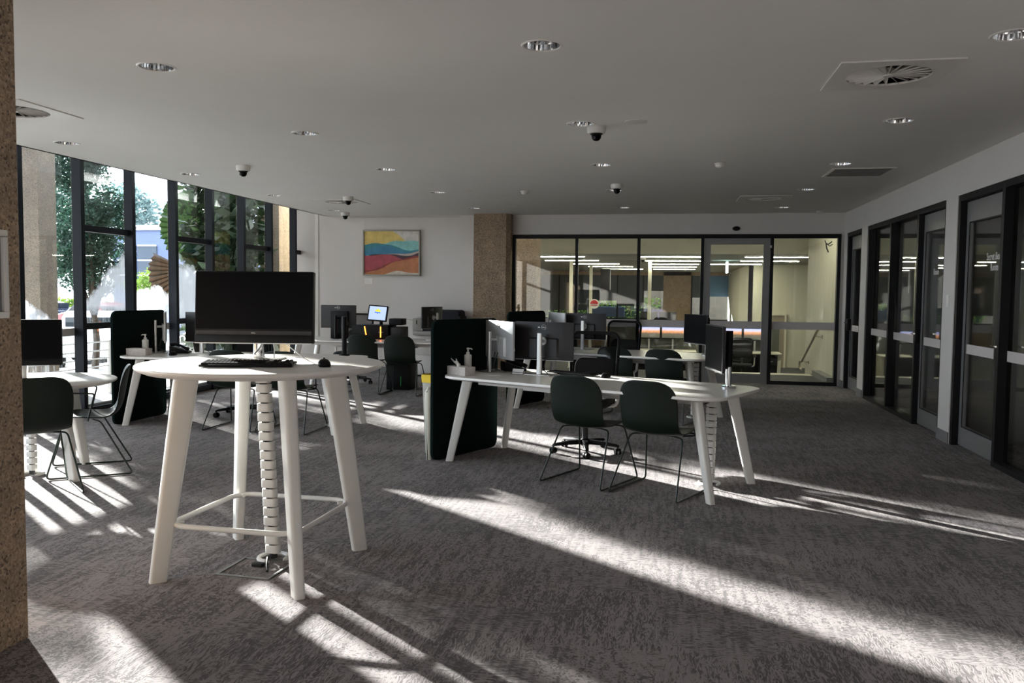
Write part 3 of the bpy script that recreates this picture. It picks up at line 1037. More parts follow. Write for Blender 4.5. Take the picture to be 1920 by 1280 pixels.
def bench_desk():
    t = thing('bench_desk', '', 'desk', (0, 0, 0))
    top = MB()
    out = rrect(2.47, 1.0, 0.20, 8)
    inn = rrect(2.41, 0.94, 0.19, 8)
    top.loft([[(x, y, 0.700) for x, y in inn], [(x, y, 0.712) for x, y in out], [(x, y, 0.728) for x, y in out], [(x * 0.999, y * 0.998, 0.731) for x, y in out]])
    top.build('tabletop', 'white_laminate', t, smooth=40)
    for sx in (-1, 1):
        for sy in (-1, 1):
            leg_mesh((sx * 1.02, sy * 0.33, 0.702), (sx * 1.165, sy * 0.39, 0), 0.088, 0.060, 0.066, 0.046, math.atan2(sy * 0.39, sx * 0.55)).build('leg', 'white_metal', t, smooth=50)
    MB().box(-0.95, 0.95, -0.28, -0.24, 0.655, 0.702).build('rail', 'white_metal', t, bevel=0.003)
    MB().box(-0.95, 0.95, 0.24, 0.28, 0.655, 0.702).build('rail', 'white_metal', t, bevel=0.003)
    MB().box(-0.60, 0.60, -0.12, 0.12, 0.62, 0.628).box(-0.60, 0.60, -0.12, -0.112, 0.628, 0.695).box(-0.60, 0.60, 0.112, 0.12, 0.628, 0.695).build('cable_tray', 'white_metal', t, smooth=0)
    cable_spine(t, 0.95, 0.12, 0.69, (-0.02, 0.03))
    return t


DESKS = {'A': ((-0.555, 6.64), -25.4), 'B': ((-0.57, 10.03), -22.0), 'C': ((-4.36, 8.15), -1.0), 'D': ((-4.10, 11.45), 0.0)}
DLAB = {'A': 'long white bench desk with splayed legs, a yellow rimmed bin at its end',
        'B': 'long white bench desk right in front of the glazed partition',
        'C': 'long white bench desk behind the tall bar table, beside the windows',
        'D': 'long white bench desk holding the self checkout with orange lights'}
desk0 = bench_desk()
for i, k in enumerate('ABCD'):
    (x, y), a = DESKS[k]
    if i == 0:
        desk0.location = (x, y, 0)
        desk0.rotation_euler = (0, 0, math.radians(a))
        desk0['label'] = DLAB[k]
    else:
        dup(desk0, (x, y, 0), math.radians(a), DLAB[k])


def dpos(k, x, y):
    (cx, cy), a = DESKS[k]
    a = math.radians(a)
    return (cx + x * math.cos(a) - y * math.sin(a), cy + x * math.sin(a) + y * math.cos(a))


def drot(k, d=0.0):
    return math.radians(DESKS[k][1] + d)


# felt privacy screens at the desk ends
def felt_screen(k, label):
    x, y = dpos(k, -1.262, -0.06 if k == 'A' else 0.0)
    t = thing('privacy_screen', label, 'screen', (x, y, 0), drot(k))
    me = MB().prism(rrect(0.90, 1.19, 0.07, 6, 0.0, 0.60), -0.016, 0.016, YZ).mesh('felt_panel', 'green_felt', bevel=0.004)
    place(me, 'felt_panel', t)
    for sy in (-0.3, 0.3):
        MB().box(-0.02, 0.0, sy - 0.05, sy + 0.05, 0.0, 0.006).build('foot', 'black_plastic', t)
    return t


felt_screen('A', 'dark green felt screen standing at desk end next to the yellow rimmed bin')
felt_screen('B', 'dark green felt screen in front of the tan column and glazed partition')
felt_screen('C', 'dark green felt screen standing against the tall windows')


# ================================================================== CHAIRS
def shell_mesh():
    """one moulded seat-and-back shell; +y is the front"""
    prof = [(0.235, 0.425), (0.225, 0.440), (0.17, 0.447), (0.08, 0.442), (-0.02, 0.432), (-0.10, 0.428), (-0.165, 0.440), (-0.212, 0.480),
            (-0.236, 0.540), (-0.250, 0.610), (-0.262, 0.680), (-0.274, 0.745), (-0.285, 0.795), (-0.291, 0.818), (-0.294, 0.830)]
    wid = [0.150, 0.185, 0.212, 0.225, 0.229, 0.228, 0.224, 0.221, 0.222, 0.225, 0.225, 0.215, 0.180, 0.135, 0.070]
    nv, nu = len(prof), 13
    P = []
    for j in range(nv):
        row = []
        y, z = prof[j]
        if j == 0:
            ty, tz = prof[1][0] - y, prof[1][1] - z
        elif j == nv - 1:
            ty, tz = y - prof[j - 1][0], z - prof[j - 1][1]
        else:
            ty, tz = prof[j + 1][0] - prof[j - 1][0], prof[j + 1][1] - prof[j - 1][1]
        l = math.hypot(ty, tz)
        ny, nz = tz / l, -ty / l          # towards the sitter: up on the seat, forward on the back
        back = min(1.0, max(0.0, (j - 5) / 4))
        for i in range(nu):
            s = -1 + 2 * i / (nu - 1)
            x = wid[j] * s
            lift = (0.022 * (1 - back) + 0.042 * back) * s * s * (wid[j] / 0.225) ** 2
            row.append(Vector((x, y + ny * lift, z + nz * lift)))
        P.append(row)
    mb = MB()
    th = 0.011
    top, bot = [], []
    for j in range(nv):
        for i in range(nu):
            a = P[j][min(i + 1, nu - 1)] - P[j][max(i - 1, 0)]
            b = P[min(j + 1, nv - 1)][i] - P[max(j - 1, 0)][i]
            n = a.cross(b)
            n.normalize()
            top.append(P[j][i])
            bot.append(P[j][i] - n * th * (-1))
    o = len(top)
    f = []
    for j in range(nv - 1):
        for i in range(nu - 1):
            a, b, c, d = j * nu + i, j * nu + i + 1, (j + 1) * nu + i + 1, (j + 1) * nu + i
            f.append((a, b, c, d))
            f.append((o + d, o + c, o + b, o + a))
    edge = [i for i in range(nu)] + [j * nu + nu - 1 for j in range(1, nv)] + [(nv - 1) * nu + i for i in range(nu - 2, -1, -1)] + [j * nu for j in range(nv - 2, 0, -1)]
    for k in range(len(edge)):
        a, b = edge[k], edge[(k + 1) % len(edge)]
        f.append((a, o + a, o + b, b))
    mb.add([tuple(p) for p in top + bot], f)
    return mb


def bend(pts, r=0.03, n=4):
    """round the corners of a polyline"""
    pts = [Vector(p) for p in pts]
    out = [pts[0]]
    for i in range(1, len(pts) - 1):
        a, b, c = pts[i - 1], pts[i], pts[i + 1]
        u, v = (a - b), (c - b)
        q = min(r, u.length * 0.45, v.length * 0.45)
        p0, p1 = b + u.normalized() * q, b + v.normalized() * q
        for k in range(n + 1):
            t = k / n
            out.append(p0 * (1 - t) ** 2 + b * 2 * t * (1 - t) + p1 * t * t)
    out.append(pts[-1])
    return out


def sled_chair(arms):
    t = thing('sled_chair', '', 'chair')
    o = shell_mesh().build('shell', 'green_shell', t, smooth=60)
    md = o.modifiers.new('round', 'SUBSURF')
    md.levels = md.render_levels = 1
    rod = 0.0065
    for s in (-1, 1):
        MB().tube(bend([(s * 0.10, -0.03, 0.415), (s * 0.205, -0.085, 0.412), (s * 0.262, -0.305, 0.008), (s * 0.262, 0.285, 0.008), (s * 0.20, 0.165, 0.418), (s * 0.10, 0.14, 0.420)], 0.035), rod, 8).build('sled_leg', 'green_rod', t)
    MB().tube([(-0.10, -0.03, 0.415), (0.10, -0.03, 0.415)], rod, 8).tube([(-0.10, 0.14, 0.420), (0.10, 0.14, 0.420)], rod, 8).build('cross_bar', 'green_rod', t)
    if arms:
        for s in (-1, 1):
            MB().tube(bend([(s * 0.17, 0.00, 0.418), (s * 0.262, 0.0, 0.43), (s * 0.272, -0.05, 0.635), (s * 0.272, 0.20, 0.650)], 0.02), rod, 8).build('armrest', 'green_rod', t)
    return t


ch_plain = sled_chair(False)
ch_arm = sled_chair(True)
_used = [False, False]


def put_chair(x, y, deg, label, arm=False):
    src = ch_arm if arm else ch_plain
    k = 1 if arm else 0
    if not _used[k]:
        _used[k] = True
        src.location = (x, y, 0)
        src.rotation_euler = (0, 0, math.radians(deg))
        src['label'] = label
        return src
    return dup(src, (x, y, 0), math.radians(deg), label)


put_chair(-0.545, 6.335, -25.4, 'dark green sled-base chair directly in front of the black office chair base')
put_chair(-0.010, 6.105, -25.4, 'dark green sled-base chair with thin rod arms at the corner of the front desk', True)
put_chair(0.075, 9.53, -22, 'dark green chair at the desk before the glazed partition, near the arm monitor')
put_chair(-0.475, 9.75, -22, 'dark green chair half hidden behind the mesh office chair')
put_chair(-4.32, 7.95, 0, 'dark green sled-base chair behind the bar table, closer to the windows')
put_chair(-3.74, 7.94, 0, 'dark green sled-base chair with rod arms behind the right legs of the bar table', True)
put_chair(-4.13, 11.20, 0, 'dark green chair at the checkout desk, overlapping the black monitor post')
put_chair(-3.575, 11.15, 0, 'dark green chair at the checkout desk right under the glowing orange lights')
put_chair(-4.345, 5.09, 48.6, 'dark green chair seen from behind, pulled up to the low round table')
put_chair(-4.415, 5.77, 125, 'dark green chair with rod arms seen from the side at low round table', True)
put_chair(4.05, 9.75, 60, 'dark chair standing inside the middle meeting room behind its glass door')


def office_chair():
    t = thing('office_chair', '', 'chair')
    hub = MB().lathe([(0.035, 0.06), (0.045, 0.075), (0.045, 0.11), (0.03, 0.125)], 20).build('base_hub', 'black_plastic', t)
    cast = MB()
    for sx in (-1, 1):
        cast.cyl((sx * 0.008, 0, 0.026), (sx * 0.026, 0, 0.026), 0.026, n=18)
    cast.cyl((0, 0, 0.03), (0, 0, 0.066), 0.008, n=8).box(-0.012, 0.012, -0.012, 0.014, 0.03, 0.054)
    cme = cast.mesh('caster', 'black_plastic')
    for k in range(5):
        a = PI / 2 + 2 * PI * k / 5 + 0.35
        ca, sa = math.cos(a), math.sin(a)
        rings = []
        for r_, w, z, h in ((0.03, 0.030, 0.095, 0.040), (0.16, 0.026, 0.090, 0.032), (0.29, 0.020, 0.078, 0.022), (0.315, 0.016, 0.072, 0.014)):
            rings.append([(r_ * ca - y * sa, r_ * sa + y * ca, z + q) for y, q in ((-w, -h / 2), (w, -h / 2), (w * 0.8, h / 2), (-w * 0.8, h / 2))])
        lg = MB().loft(rings).build('base_leg', 'black_plastic', t, bevel=0.003)
        place(cme, 'caster', t, (0.30 * ca, 0.30 * sa, 0.0), (0, 0, a + 0.6))
    MB().cyl((0, 0, 0.10), (0, 0, 0.25), 0.026, n=16).cyl((0, 0, 0.25), (0, 0, 0.40), 0.016, n=16).build('gas_lift', 'dark_grey_plastic', t)
    MB().box(-0.09, 0.09, -0.12, 0.10, 0.38, 0.42).build('mechanism', 'black_plastic', t, bevel=0.01)
    MB().loft([[(x, y, 0.425) for x, y in rrect(0.44, 0.42, 0.10, 6)], [(x, y, 0.445) for x, y in rrect(0.49, 0.48, 0.12, 6)],
               [(x, y, 0.475) for x, y in rrect(0.49, 0.48, 0.12, 6)], [(x, y, 0.495) for x, y in rrect(0.43, 0.42, 0.10, 6)]]).build('seat', 'black_fabric', t, smooth=60)
    # back (sits at -y, leaning slightly)

    def bp(x, z):
        q = (z - 0.50) / 0.55
        return (x, -0.235 - 0.06 * q + 0.05 * (x / 0.24) ** 2 - 0.03 * math.sin(PI * min(1, max(0, q))), z)
    outl = []
    for x, z in rrect(0.47, 0.54, 0.075, 5, 0, 0.795):
        k = 1.0 - 0.10 * (1 - (z - 0.525) / 0.54)
        outl.append(bp(x * k, z))
    MB().tube(outl, 0.016, 8, closed=True).build('back_frame', 'black_plastic', t, smooth=60)

    def fn(u, v):
        z = 0.535 + 0.52 * v
        k = 1.0 - 0.10 * (1 - v)
        return bp((-0.225 + 0.45 * u) * k, z)
    MB().grid(fn, 10, 10).build('mesh_back', 'mesh_fabric', t, smooth=60)
    MB().loft([[(x, bp(x, z)[1] + 0.022, z) for x, z in rrect(0.36, 0.20, 0.06, 5, 0, 0.72)], [(x, bp(x, z)[1] + 0.008, z) for x, z in rrect(0.38, 0.22, 0.07, 5, 0, 0.72)]]).build('lumbar_pad', 'black_fabric', t, smooth=60)
    MB().tube(bend([(0, 0.0, 0.40), (0, -0.22, 0.40), (0, -0.30, 0.50), (0, -0.30, 0.60)], 0.06), 0.022, 10).build('back_support', 'silver', t)
    for s in (-1, 1):
        arm = MB().tube(bend([(s * 0.16, -0.02, 0.43), (s * 0.285, -0.02, 0.43), (s * 0.295, -0.03, 0.66)], 0.05), 0.016, 10).build('armrest', 'white_plastic', t)
        MB().prism(rrect(0.075, 0.24, 0.034, 5, s * 0.295, 0.02), 0.655, 0.682).build('arm_pad', 'black_plastic', arm, bevel=0.005)
    return t


oc = office_chair()
oc.location = (-0.69, 7.46, 0)
oc.rotation_euler = (0, 0, math.radians(168))
oc['label'] = 'black mesh-back office chair on casters across the front desk, facing us'
for x, y, a, lab in ((-0.62, 10.80, 158, 'black mesh-back office chair against the glazed partition beyond the second desk'),
                     (-4.70, 8.72, 185, 'black five-star office chair on casters behind the bar table'),
                     (-4.75, 12.20, 175, 'black office chair on casters behind the self checkout desk')):
    dup(oc, (x, y, 0), math.radians(a), lab)


# ================================================================== SCREENS
def logo(parent, x, y, z, s, mat='silver'):
    ring = [(x + s * math.cos(2 * PI * k / 28), y, z + s * math.sin(2 * PI * k / 28)) for k in range(28)]
    o = MB().tube(ring, s * 0.09, 6, closed=True).build('logo', mat, parent)
    me = text_mesh('DELL', s * 0.66, mat, 0.0008)
    place(me, 'logo_lettering', o, (x, y, z - s * 0.22), (PI / 2, 0, 0))
    place(MB().prism(rrect(s * 0.9, s * 0.35, s * 0.1, 3), 0, 0.001, XZ).mesh('rating_badge', mat), 'rating_badge', parent, (x - s * 2.1, y - 0.0005, z - s * 0.05))


def desk_monitor(label, x, y, deg, back='dark_grey_plastic', w=0.54, h=0.325, z0=0.855, zt=0.731, arm_out=0.09, logos=True, cables=True):
    """panel back faces local -y; the stand foot is at the origin"""
    t = thing('monitor', label, 'monitor', (x, y, zt), math.radians(deg))
    b = z0 - zt
    c = b + h / 2
    yp = arm_out
    cov = MB().prism(rrect(w, h, 0.006, 3, 0, c), yp, yp + 0.018, XZ).build('back_cover', back, t, bevel=0.003)
    MB().loft([[(q[0], yp - 0.018, q[1]) for q in rrect(w * 0.46, h * 0.5, 0.012, 3, 0, c - h * 0.2)], [(q[0], yp + 0.001, q[1]) for q in rrect(w * 0.52, h * 0.56, 0.012, 3, 0, c - h * 0.19)]]).build('electronics_bulge', back, t, smooth=30)
    MB().prism(rrect(w - 0.012, h - 0.016, 0.004, 2, 0, c + 0.002), yp + 0.018, yp + 0.0195, XZ).build('screen', 'screen_black', t, smooth=0)
    MB().box(-w / 2 + 0.004, w / 2 - 0.004, yp + 0.003, yp + 0.019, b - 0.004, b + 0.003).build('bottom_edge', 'silver_plastic', t, smooth=0)
    MB().loft([[(q[0], q[1], z) for q in rrect(ww, 0.026, 0.008, 3)] for z, ww in ((0.0, 0.052), (0.10, 0.046), (c + 0.07, 0.044))]).build('stand_column', 'silver', t, smooth=50)
    MB().cyl((0, 0.0, c), (0, yp - 0.012, c), 0.014, n=12).cyl((0, yp - 0.025, c), (0, yp - 0.015, c), 0.035, n=20).build('tilt_mount', 'silver_plastic', t)
    MB().prism(rrect(0.245, 0.175, 0.012, 3, 0, 0.035), 0, 0.008).build('stand_base', 'silver', t, bevel=0.002)
    if logos:
        logo(t, 0.0, yp - 0.001, c + h * 0.36, 0.021)
    if cables:
        MB().tube([(0.03, yp - 0.02, b + 0.05), (0.035, yp - 0.05, b - 0.02), (0.02, 0.03, b - 0.09), (0.0, 0.025, 0.06), (0.04, 0.09, 0.01)], 0.004, 6).tube([(-0.03, yp - 0.02, b + 0.05), (-0.02, 0.04, b - 0.05), (-0.01, 0.02, 0.05), (-0.05, 0.10, 0.012)], 0.0035, 6).build('cable', 'cable_black', t)
    return t


desk_monitor('monitor, back painted silver for window glare, turned sideways beside the green screen and white pump bottle, front desk', -1.505, 7.10, -52, 'silver_plastic')  # silver back tone stands in for window glare
desk_monitor('dark grey monitor with round logo facing us on the front desk, silver stand', -1.045, 6.985, -14)
x, y = dpos('B', -0.98, 0.10)
desk_monitor('monitor with glare painted as a silver back, behind the felt screen in front of the glazed partition', x, y, -60, 'silver_plastic', cables=False)  # back toned silver for the daylight it catches
x, y = dpos('B', -0.52, 0.12)
desk_monitor('dark monitor with round logo on the second desk, behind the front desk monitor', x, y, -12, cables=False)
desk_monitor('monitor with window glare painted as a silver back on the window-side desk next to green felt screen', -5.46, 8.22, -58, 'silver_plastic')  # window glare put into the silver back colour
desk_monitor('dark monitor half hidden by the big black computer, window-side desk', -4.93, 8.25, -5)
desk_monitor('small dark monitor in front of the photocopier on the checkout desk', -3.24, 11.66, 70, cables=False, w=0.50, h=0.31, z0=0.90)


def post_monitor(label, x, y, rz, arm_deg, pan_deg, w=0.54, h=0.335, zc=1.035, reach=0.16, back='dark_grey_plastic', show_back=False):
    """pole on a chrome flange, folding arm, thin monitor"""
    t = thing('arm_monitor', label, 'monitor', (x, y, 0.731), math.radians(rz))
    MB().lathe([(0.058, 0.0), (0.058, 0.012), (0.050, 0.018), (0.03, 0.018)], 28).build('flange', 'chrome', t)
    MB().cyl((0, 0, 0.012), (0, 0, 0.20), 0.0235, n=20).build('pole', 'chrome', t)
    MB().cyl((0, 0, 0.16), (0, 0, 0.43), 0.0265, n=20).build('pole_sleeve', 'black_plastic', t)
    a = math.radians(arm_deg)
    ex, ey = reach * math.cos(a), reach * math.sin(a)
    zl = zc - 0.731
    MB().tube(bend([(0, 0, 0.30), (ex * 0.55, ey * 0.55, 0.31), (ex, ey, zl)], 0.03), 0.016, 10).build('arm', 'black_plastic', t)
    p = math.radians(pan_deg)
    M = Matrix.Translation((ex, ey, zl)) @ Matrix.Rotation(p, 4, 'Z')
    # panel in local xz, screen towards local +y
    MB().cyl(tuple(M @ Vector((0, -0.0, 0))), tuple(M @ Vector((0, 0.03, 0))), 0.035, n=18).build('mount_plate', 'black_plastic', t)
    mb = MB()
    mb.prism(rrect(w, h, 0.006, 3), 0.03, 0.052, M @ XZ)
    mb.build('back_cover', back, t, bevel=0.003)
    MB().prism(rrect(w - 0.014, h - 0.018, 0.004, 2, 0, 0.003), 0.052, 0.0535, M @ XZ).build('screen', 'screen_black', t, smooth=0)
    MB().box(-w / 2 + 0.004, w / 2 - 0.004, 0.034, 0.053, -h / 2 - 0.004, -h / 2 + 0.002, M).build('bottom_edge', 'silver', t, smooth=0)
    return t


post_monitor('thin monitor seen edge-on, held by a black post with chrome foot at front desk corner', 0.475, 6.42, 0, 222, 100, reach=0.09)
post_monitor('thin dark monitor on a black post at the far end of the second desk', 0.475, 9.80, 0, 205, 116, reach=0.10)
t = thing('arm_post', 'bare black monitor post standing at the end of the window-side desk', 'post', (-3.40, 8.50, 0.731))
MB().lathe([(0.058, 0.0), (0.058, 0.012), (0.050, 0.018), (0.03, 0.018)], 28).build('flange', 'black_plastic', t)
MB().cyl((0, 0, 0.012), (0, 0, 0.42), 0.0265, n=20).build('pole', 'black_plastic', t)
MB().tube(bend([(0, 0, 0.33), (0.0, 0.10, 0.34), (-0.05, 0.16, 0.34)], 0.03), 0.016, 10).build('arm', 'black_plastic', t)


# the big all-in-one on the bar table
def all_in_one():
    t = thing('desktop_computer', 'large black all-in-one computer on silver stand standing on the tall table', 'computer', (-2.155, 4.13, 1.055), math.radians(9.0))
    w, h, b = 0.632, 0.382, 0.092
    M = Matrix.Translation((0, -0.03, b)) @ Matrix.Rotation(math.radians(-4), 4, 'X')
    MB().prism(rrect(w, h, 0.006, 3, 0, h / 2), 0.0, 0.045, M @ XZ).build('housing', 'black_plastic', t, bevel=0.004)
    MB().prism(rrect(w - 0.010, h - 0.080, 0.004, 3, 0, h / 2 + 0.034), -0.0015, 0.002, M @ XZ).build('screen', 'screen_black', t, smooth=0)
    MB().prism(rrect(w - 0.010, 0.022, 0.004, 2, 0, 0.054), -0.003, 0.002, M @ XZ).build('chin', 'dark_grey_plastic', t, smooth=0)
    MB().prism(rrect(w - 0.006, 0.042, 0.004, 2, 0, 0.022), -0.010, 0.002, M @ XZ).build('speaker_bar', 'black_plastic', t, bevel=0.002)
    MB().box(-w / 2 + 0.003, w / 2 - 0.003, -0.006, 0.012, -0.004, 0.002, M).build('bottom_edge', 'silver_plastic', t, smooth=0)
    me = text_mesh('DELL', 0.011, 'silver', 0.0006)
    o = place(me, 'logo_lettering', t)
    o.matrix_local = M @ Matrix.Translation((0, -0.0036, 0.050)) @ Matrix.Rotation(PI / 2, 4, 'X')
    MB().loft([[(q[0], 0.055 + q[1], z) for q in rrect(ww, 0.03, 0.01, 4)] for z, ww in ((0.004, 0.060), (0.10, 0.054), (0.20, 0.054))]).build('stand_column', 'chrome', t, smooth=50)
    MB().cyl((0, 0.05, 0.20), (0, 0.015, 0.20), 0.03, n=16).build('mount', 'silver', t)
    MB().prism(rrect(0.26, 0.19, 0.012, 3, 0, 0.045), 0, 0.007).build('stand_base', 'silver', t, bevel=0.002)
    MB().tube([(0.085, 0.03, 0.11), (0.087, 0.05, 0.05), (0.082, 0.06, 0.004), (0.06, 0.05, 0.003)], 0.003, 6).tube([(0.10, 0.02, 0.10), (0.15, 0.05, 0.085), (0.20, 0.10, 0.03), (0.23, 0.12, 0.003), (0.17, 0.16, 0.003)], 0.0028, 6).tube([(0.03, 0.05, 0.10), (0.02, 0.02, 0.07), (-0.02, 0.035, 0.03), (0.03, 0.07, 0.012)], 0.003, 6).build('cable', 'silver_plastic', t)
    return t


all_in_one()
x, y = -4.70, 5.42
t = thing('desktop_computer', 'black computer screen seen past the brown column on the low round table', 'computer', (-4.74, 5.47, 0.730), math.radians(32))
M = Matrix.Translation((0, -0.03, 0.115))
MB().prism(rrect(0.54, 0.345, 0.006, 3, 0, 0.172), 0.0, 0.03, M @ XZ).build('housing', 'black_plastic', t, bevel=0.004)
MB().prism(rrect(0.53, 0.29, 0.004, 3, 0, 0.195), -0.0015, 0.001, M @ XZ).build('screen', 'screen_black', t, smooth=0)
MB().prism(rrect(0.53, 0.035, 0.004, 3, 0, 0.022), -0.006, 0.001, M @ XZ).build('speaker_bar', 'black_plastic', t, smooth=0)
MB().box(-0.025, 0.025, 0.0, 0.03, 0.0, 0.22).build('stand_column', 'silver', t, bevel=0.004)
MB().prism(rrect(0.24, 0.18, 0.012, 3, 0, 0.04), 0, 0.007).build('stand_base', 'silver', t, bevel=0.002)


# keyboard and mouse
def keyboard(label, x, y, z, deg):
    t = thing('keyboard', label, 'keyboard', (x, y, z), math.radians(deg))
    M = Matrix.Rotation(math.radians(3.5), 4, 'X')
    MB().box(-0.222, 0.222, -0.068, 0.068, 0.002, 0.014, M).build('body', 'black_plastic', t, bevel=0.005)
    kb = MB()
    for row in range(6):
        yy = -0.052 + row * 0.0205
        x0 = -0.212
        while x0 < 0.205:
            w = 0.0165
            if row == 0 and -0.14 < x0 < -0.02:
                w = 0.10
            if not (0.085 < x0 < 0.094 or 0.148 < x0 < 0.156):
                top = [(x0 + 0.002, yy - 0.0068, 0.0215), (x0 + w - 0.002, yy - 0.0068, 0.0215), (x0 + w - 0.002, yy + 0.006, 0.0225), (x0 + 0.002, yy + 0.006, 0.0225)]
                bot = [(x0, yy - 0.0088, 0.0135), (x0 + w, yy - 0.0088, 0.0135), (x0 + w, yy + 0.0088, 0.0135), (x0, yy + 0.0088, 0.0135)]
                kb.add([tuple(M @ Vector(p)) for p in bot + top], [(4, 5, 6, 7), (0, 1, 5, 4), (1, 2, 6, 5), (2, 3, 7, 6), (3, 0, 4, 7)])
            x0 += w + 0.0026
    kb.build('keys', 'black_plastic', t, smooth=0, kind='stuff')
    return t


keyboard('black full-size keyboard lying in front of the big computer on tall table', -2.00, 3.765, 1.0595, 15)


def mouse(label, x, y, z, deg, cord=None):
    t = thing('computer_mouse', label, 'mouse', (x, y, z), math.radians(deg))
    rings = []
    for z_, w, d in ((0.001, 0.054, 0.100), (0.008, 0.062, 0.110), (0.018, 0.060, 0.104), (0.028, 0.048, 0.084), (0.035, 0.030, 0.054), (0.038, 0.010, 0.020)):
        rings.append([(px, py - 0.004 * z_ / 0.03, z_) for px, py in rrect(w, d, min(w, d) * 0.46, 5)])
    MB().loft(rings).build('body', 'black_plastic', t, smooth=70)
    MB().cyl((-0.004, 0.028, 0.033), (0.004, 0.028, 0.033), 0.009, n=14).build('scroll_wheel', 'dark_grey_plastic', t)
    if cord:
        MB().tube(cord, 0.0018, 6).build('cord', 'cable_black', t)
    return t


mouse('black computer mouse to the right of the keyboard on tall table', -1.655, 3.875, 1.055, 25, [(0, 0.05, 0.012), (-0.02, 0.075, 0.004), (-0.10, 0.07, 0.003), (-0.16, 0.10, 0.003)])

# ================================================================== DESK CLUTTER
def pump_bottle(label, x, y, deg):
    t = thing('pump_bottle', label, 'bottle', (x, y, 0.731), math.radians(deg))
    MB().lathe([(0.028, 0.0), (0.033, 0.003), (0.033, 0.150), (0.028, 0.157), (0.014, 0.158)], 28).build('bottle', 'white_plastic', t)
    MB().lathe([(0.016, 0.157), (0.016, 0.176), (0.008, 0.180), (0.006, 0.204)], 20).build('collar', 'white_plastic', t)
    MB().lathe([(0.006, 0.198), (0.013, 0.202), (0.013, 0.214), (0.004, 0.217)], 16).tube([(0, 0, 0.209), (0.028, 0, 0.209), (0.038, 0, 0.201)], 0.0055, 8).build('pump_head', 'white_plastic', t)
    return t


def tissue_box(label, x, y, deg, tissue=True):
    t = thing('tissue_box', label, 'tissue box', (x, y, 0.731), math.radians(deg))
    MB().box(-0.115, 0.115, -0.058, 0.058, 0.0, 0.072).build('carton', 'tissue_box', t, bevel=0.002)
    MB().prism(rrect(0.12, 0.035, 0.016, 4), 0.072, 0.0735).build('slot', 'paper_white', t)
    if tissue:
        def fn(u, v):
            a = (u - 0.5) * 1.6
            return (-0.03 - 0.06 * v + 0.055 * math.sin(a) * (0.5 + v * 0.6), 0.012 * math.sin(9 * u + 3 * v), 0.072 + 0.05 * v + 0.012 * math.cos(7 * u) * v)
        MB().grid(fn, 10, 6).build('tissue', 'paper_white', t, smooth=60)
        MB().box(0.0, 0.025, -0.05, -0.03, 0.072, 0.098).build('tissue_pack', 'paper_white', t, bevel=0.002)
    return t


x, y = dpos('A', -1.11, -0.31)
tissue_box('pinkish tissue box with a pulled tissue on the corner of the front desk', x, y, -35)
x, y = dpos('A', -1.19, -0.12)
pump_bottle('white pump bottle before the felt screen on the front desk', x, y, 0)
tissue_box('closed tissue box on the window-side desk by the green felt screen', -5.44, 7.90, -2, False)
pump_bottle('white pump bottle on the window-side desk by the green felt screen', -5.45, 8.02, 200)


def desk_phone(label, x, y, deg):
    t = thing('desk_phone', label, 'phone', (x, y, 0.731), math.radians(deg))
    MB().prism([(-0.10, 0.0), (0.10, 0.0), (0.10, 0.02), (-0.10, 0.085)], -0.085, 0.085, XZ).build('phone_body', 'black_plastic', t, bevel=0.004)
    MB().tube(bend([(-0.085, -0.07, 0.095), (-0.03, -0.07, 0.105), (0.06, -0.07, 0.065), (0.10, -0.07, 0.04)], 0.03), [0.02, 0.02, 0.017, 0.014, 0.013, 0.013, 0.014, 0.014, 0.014, 0.017, 0.02, 0.02][:12], 10).build('handset', 'black_plastic', t)
    MB().prism(rrect(0.06, 0.05, 0.004, 2), 0, 0.002, Matrix.Translation((-0.03, 0.03, 0.062)) @ Matrix.Rotation(math.radians(18), 4, 'Y')).build('display', 'grey_trim', t)
    return t


desk_phone('black desk phone between the two monitors on the front desk', -1.33, 7.33, 25)
desk_phone('black desk phone beside the glare-painted monitor on the window-side desk', -5.20, 8.28, 20)
x, y = dpos('B', -0.80, -0.12)
desk_phone('black desk phone on the second desk under its monitors', x, y, 10)

ch = thing('card_holder', 'small white card in a black wire stand on the front desk', 'card holder', (-1.235, 7.0, 0.731), math.radians(-20))
MB().prism([(-0.055, 0.0), (0.055, 0.0), (0.055, 0.048), (-0.055, 0.048)], 0, 0.002, Matrix.Rotation(math.radians(-18), 4, 'X') @ XZ).build('card', 'paper_white', ch)
MB().tube([(-0.056, -0.012, 0.002), (0.056, -0.012, 0.002), (0.056, 0.0, 0.018), (-0.056, 0.0, 0.018)], 0.002, 6, closed=True).tube([(0.056, -0.01, 0.002), (0.056, 0.02, 0.045), (0.056, 0.05, 0.002)], 0.002, 6).tube([(-0.056, -0.01, 0.002), (-0.056, 0.02, 0.045), (-0.056, 0.05, 0.002)], 0.002, 6).build('wire_stand', 'cable_black', ch)
mb = MB().box(-0.15, 0.15, -0.105, 0.105, 0, 0.002)
tag(mb.build('paper_sheet', 'paper_white', loc=(-1.50, 6.93, 0.7315), smooth=0), 'loose white paper sheet lying on the front desk', 'paper')
x, y = dpos('A', -0.40, 0.33)
keyboard('dark keyboard at the far edge of the front desk behind the monitors', x, y, 0.7355, -25.4 + 180)
x, y = dpos('A', -0.06, 0.30)
mouse('dark mouse at the far edge of the front desk past the green chair', x, y, 0.731, 150)
mouse('black mouse near the window-side monitors on the desk', -5.10, 7.98, 0.731, 10)
mb = MB().lathe([(0.0, 0), (0.045, 0.0), (0.05, 0.01), (0.062, 0.10), (0.058, 0.10), (0.0, 0.09)], 20)
pl = thing('desk_plant', 'small leafy plant with orange blooms between window-side monitors', 'plant', (-5.13, 8.52, 0.731))
mb.build('pot', 'dark_grey_plastic', pl)
lf = MB()
r2 = random.Random(5)
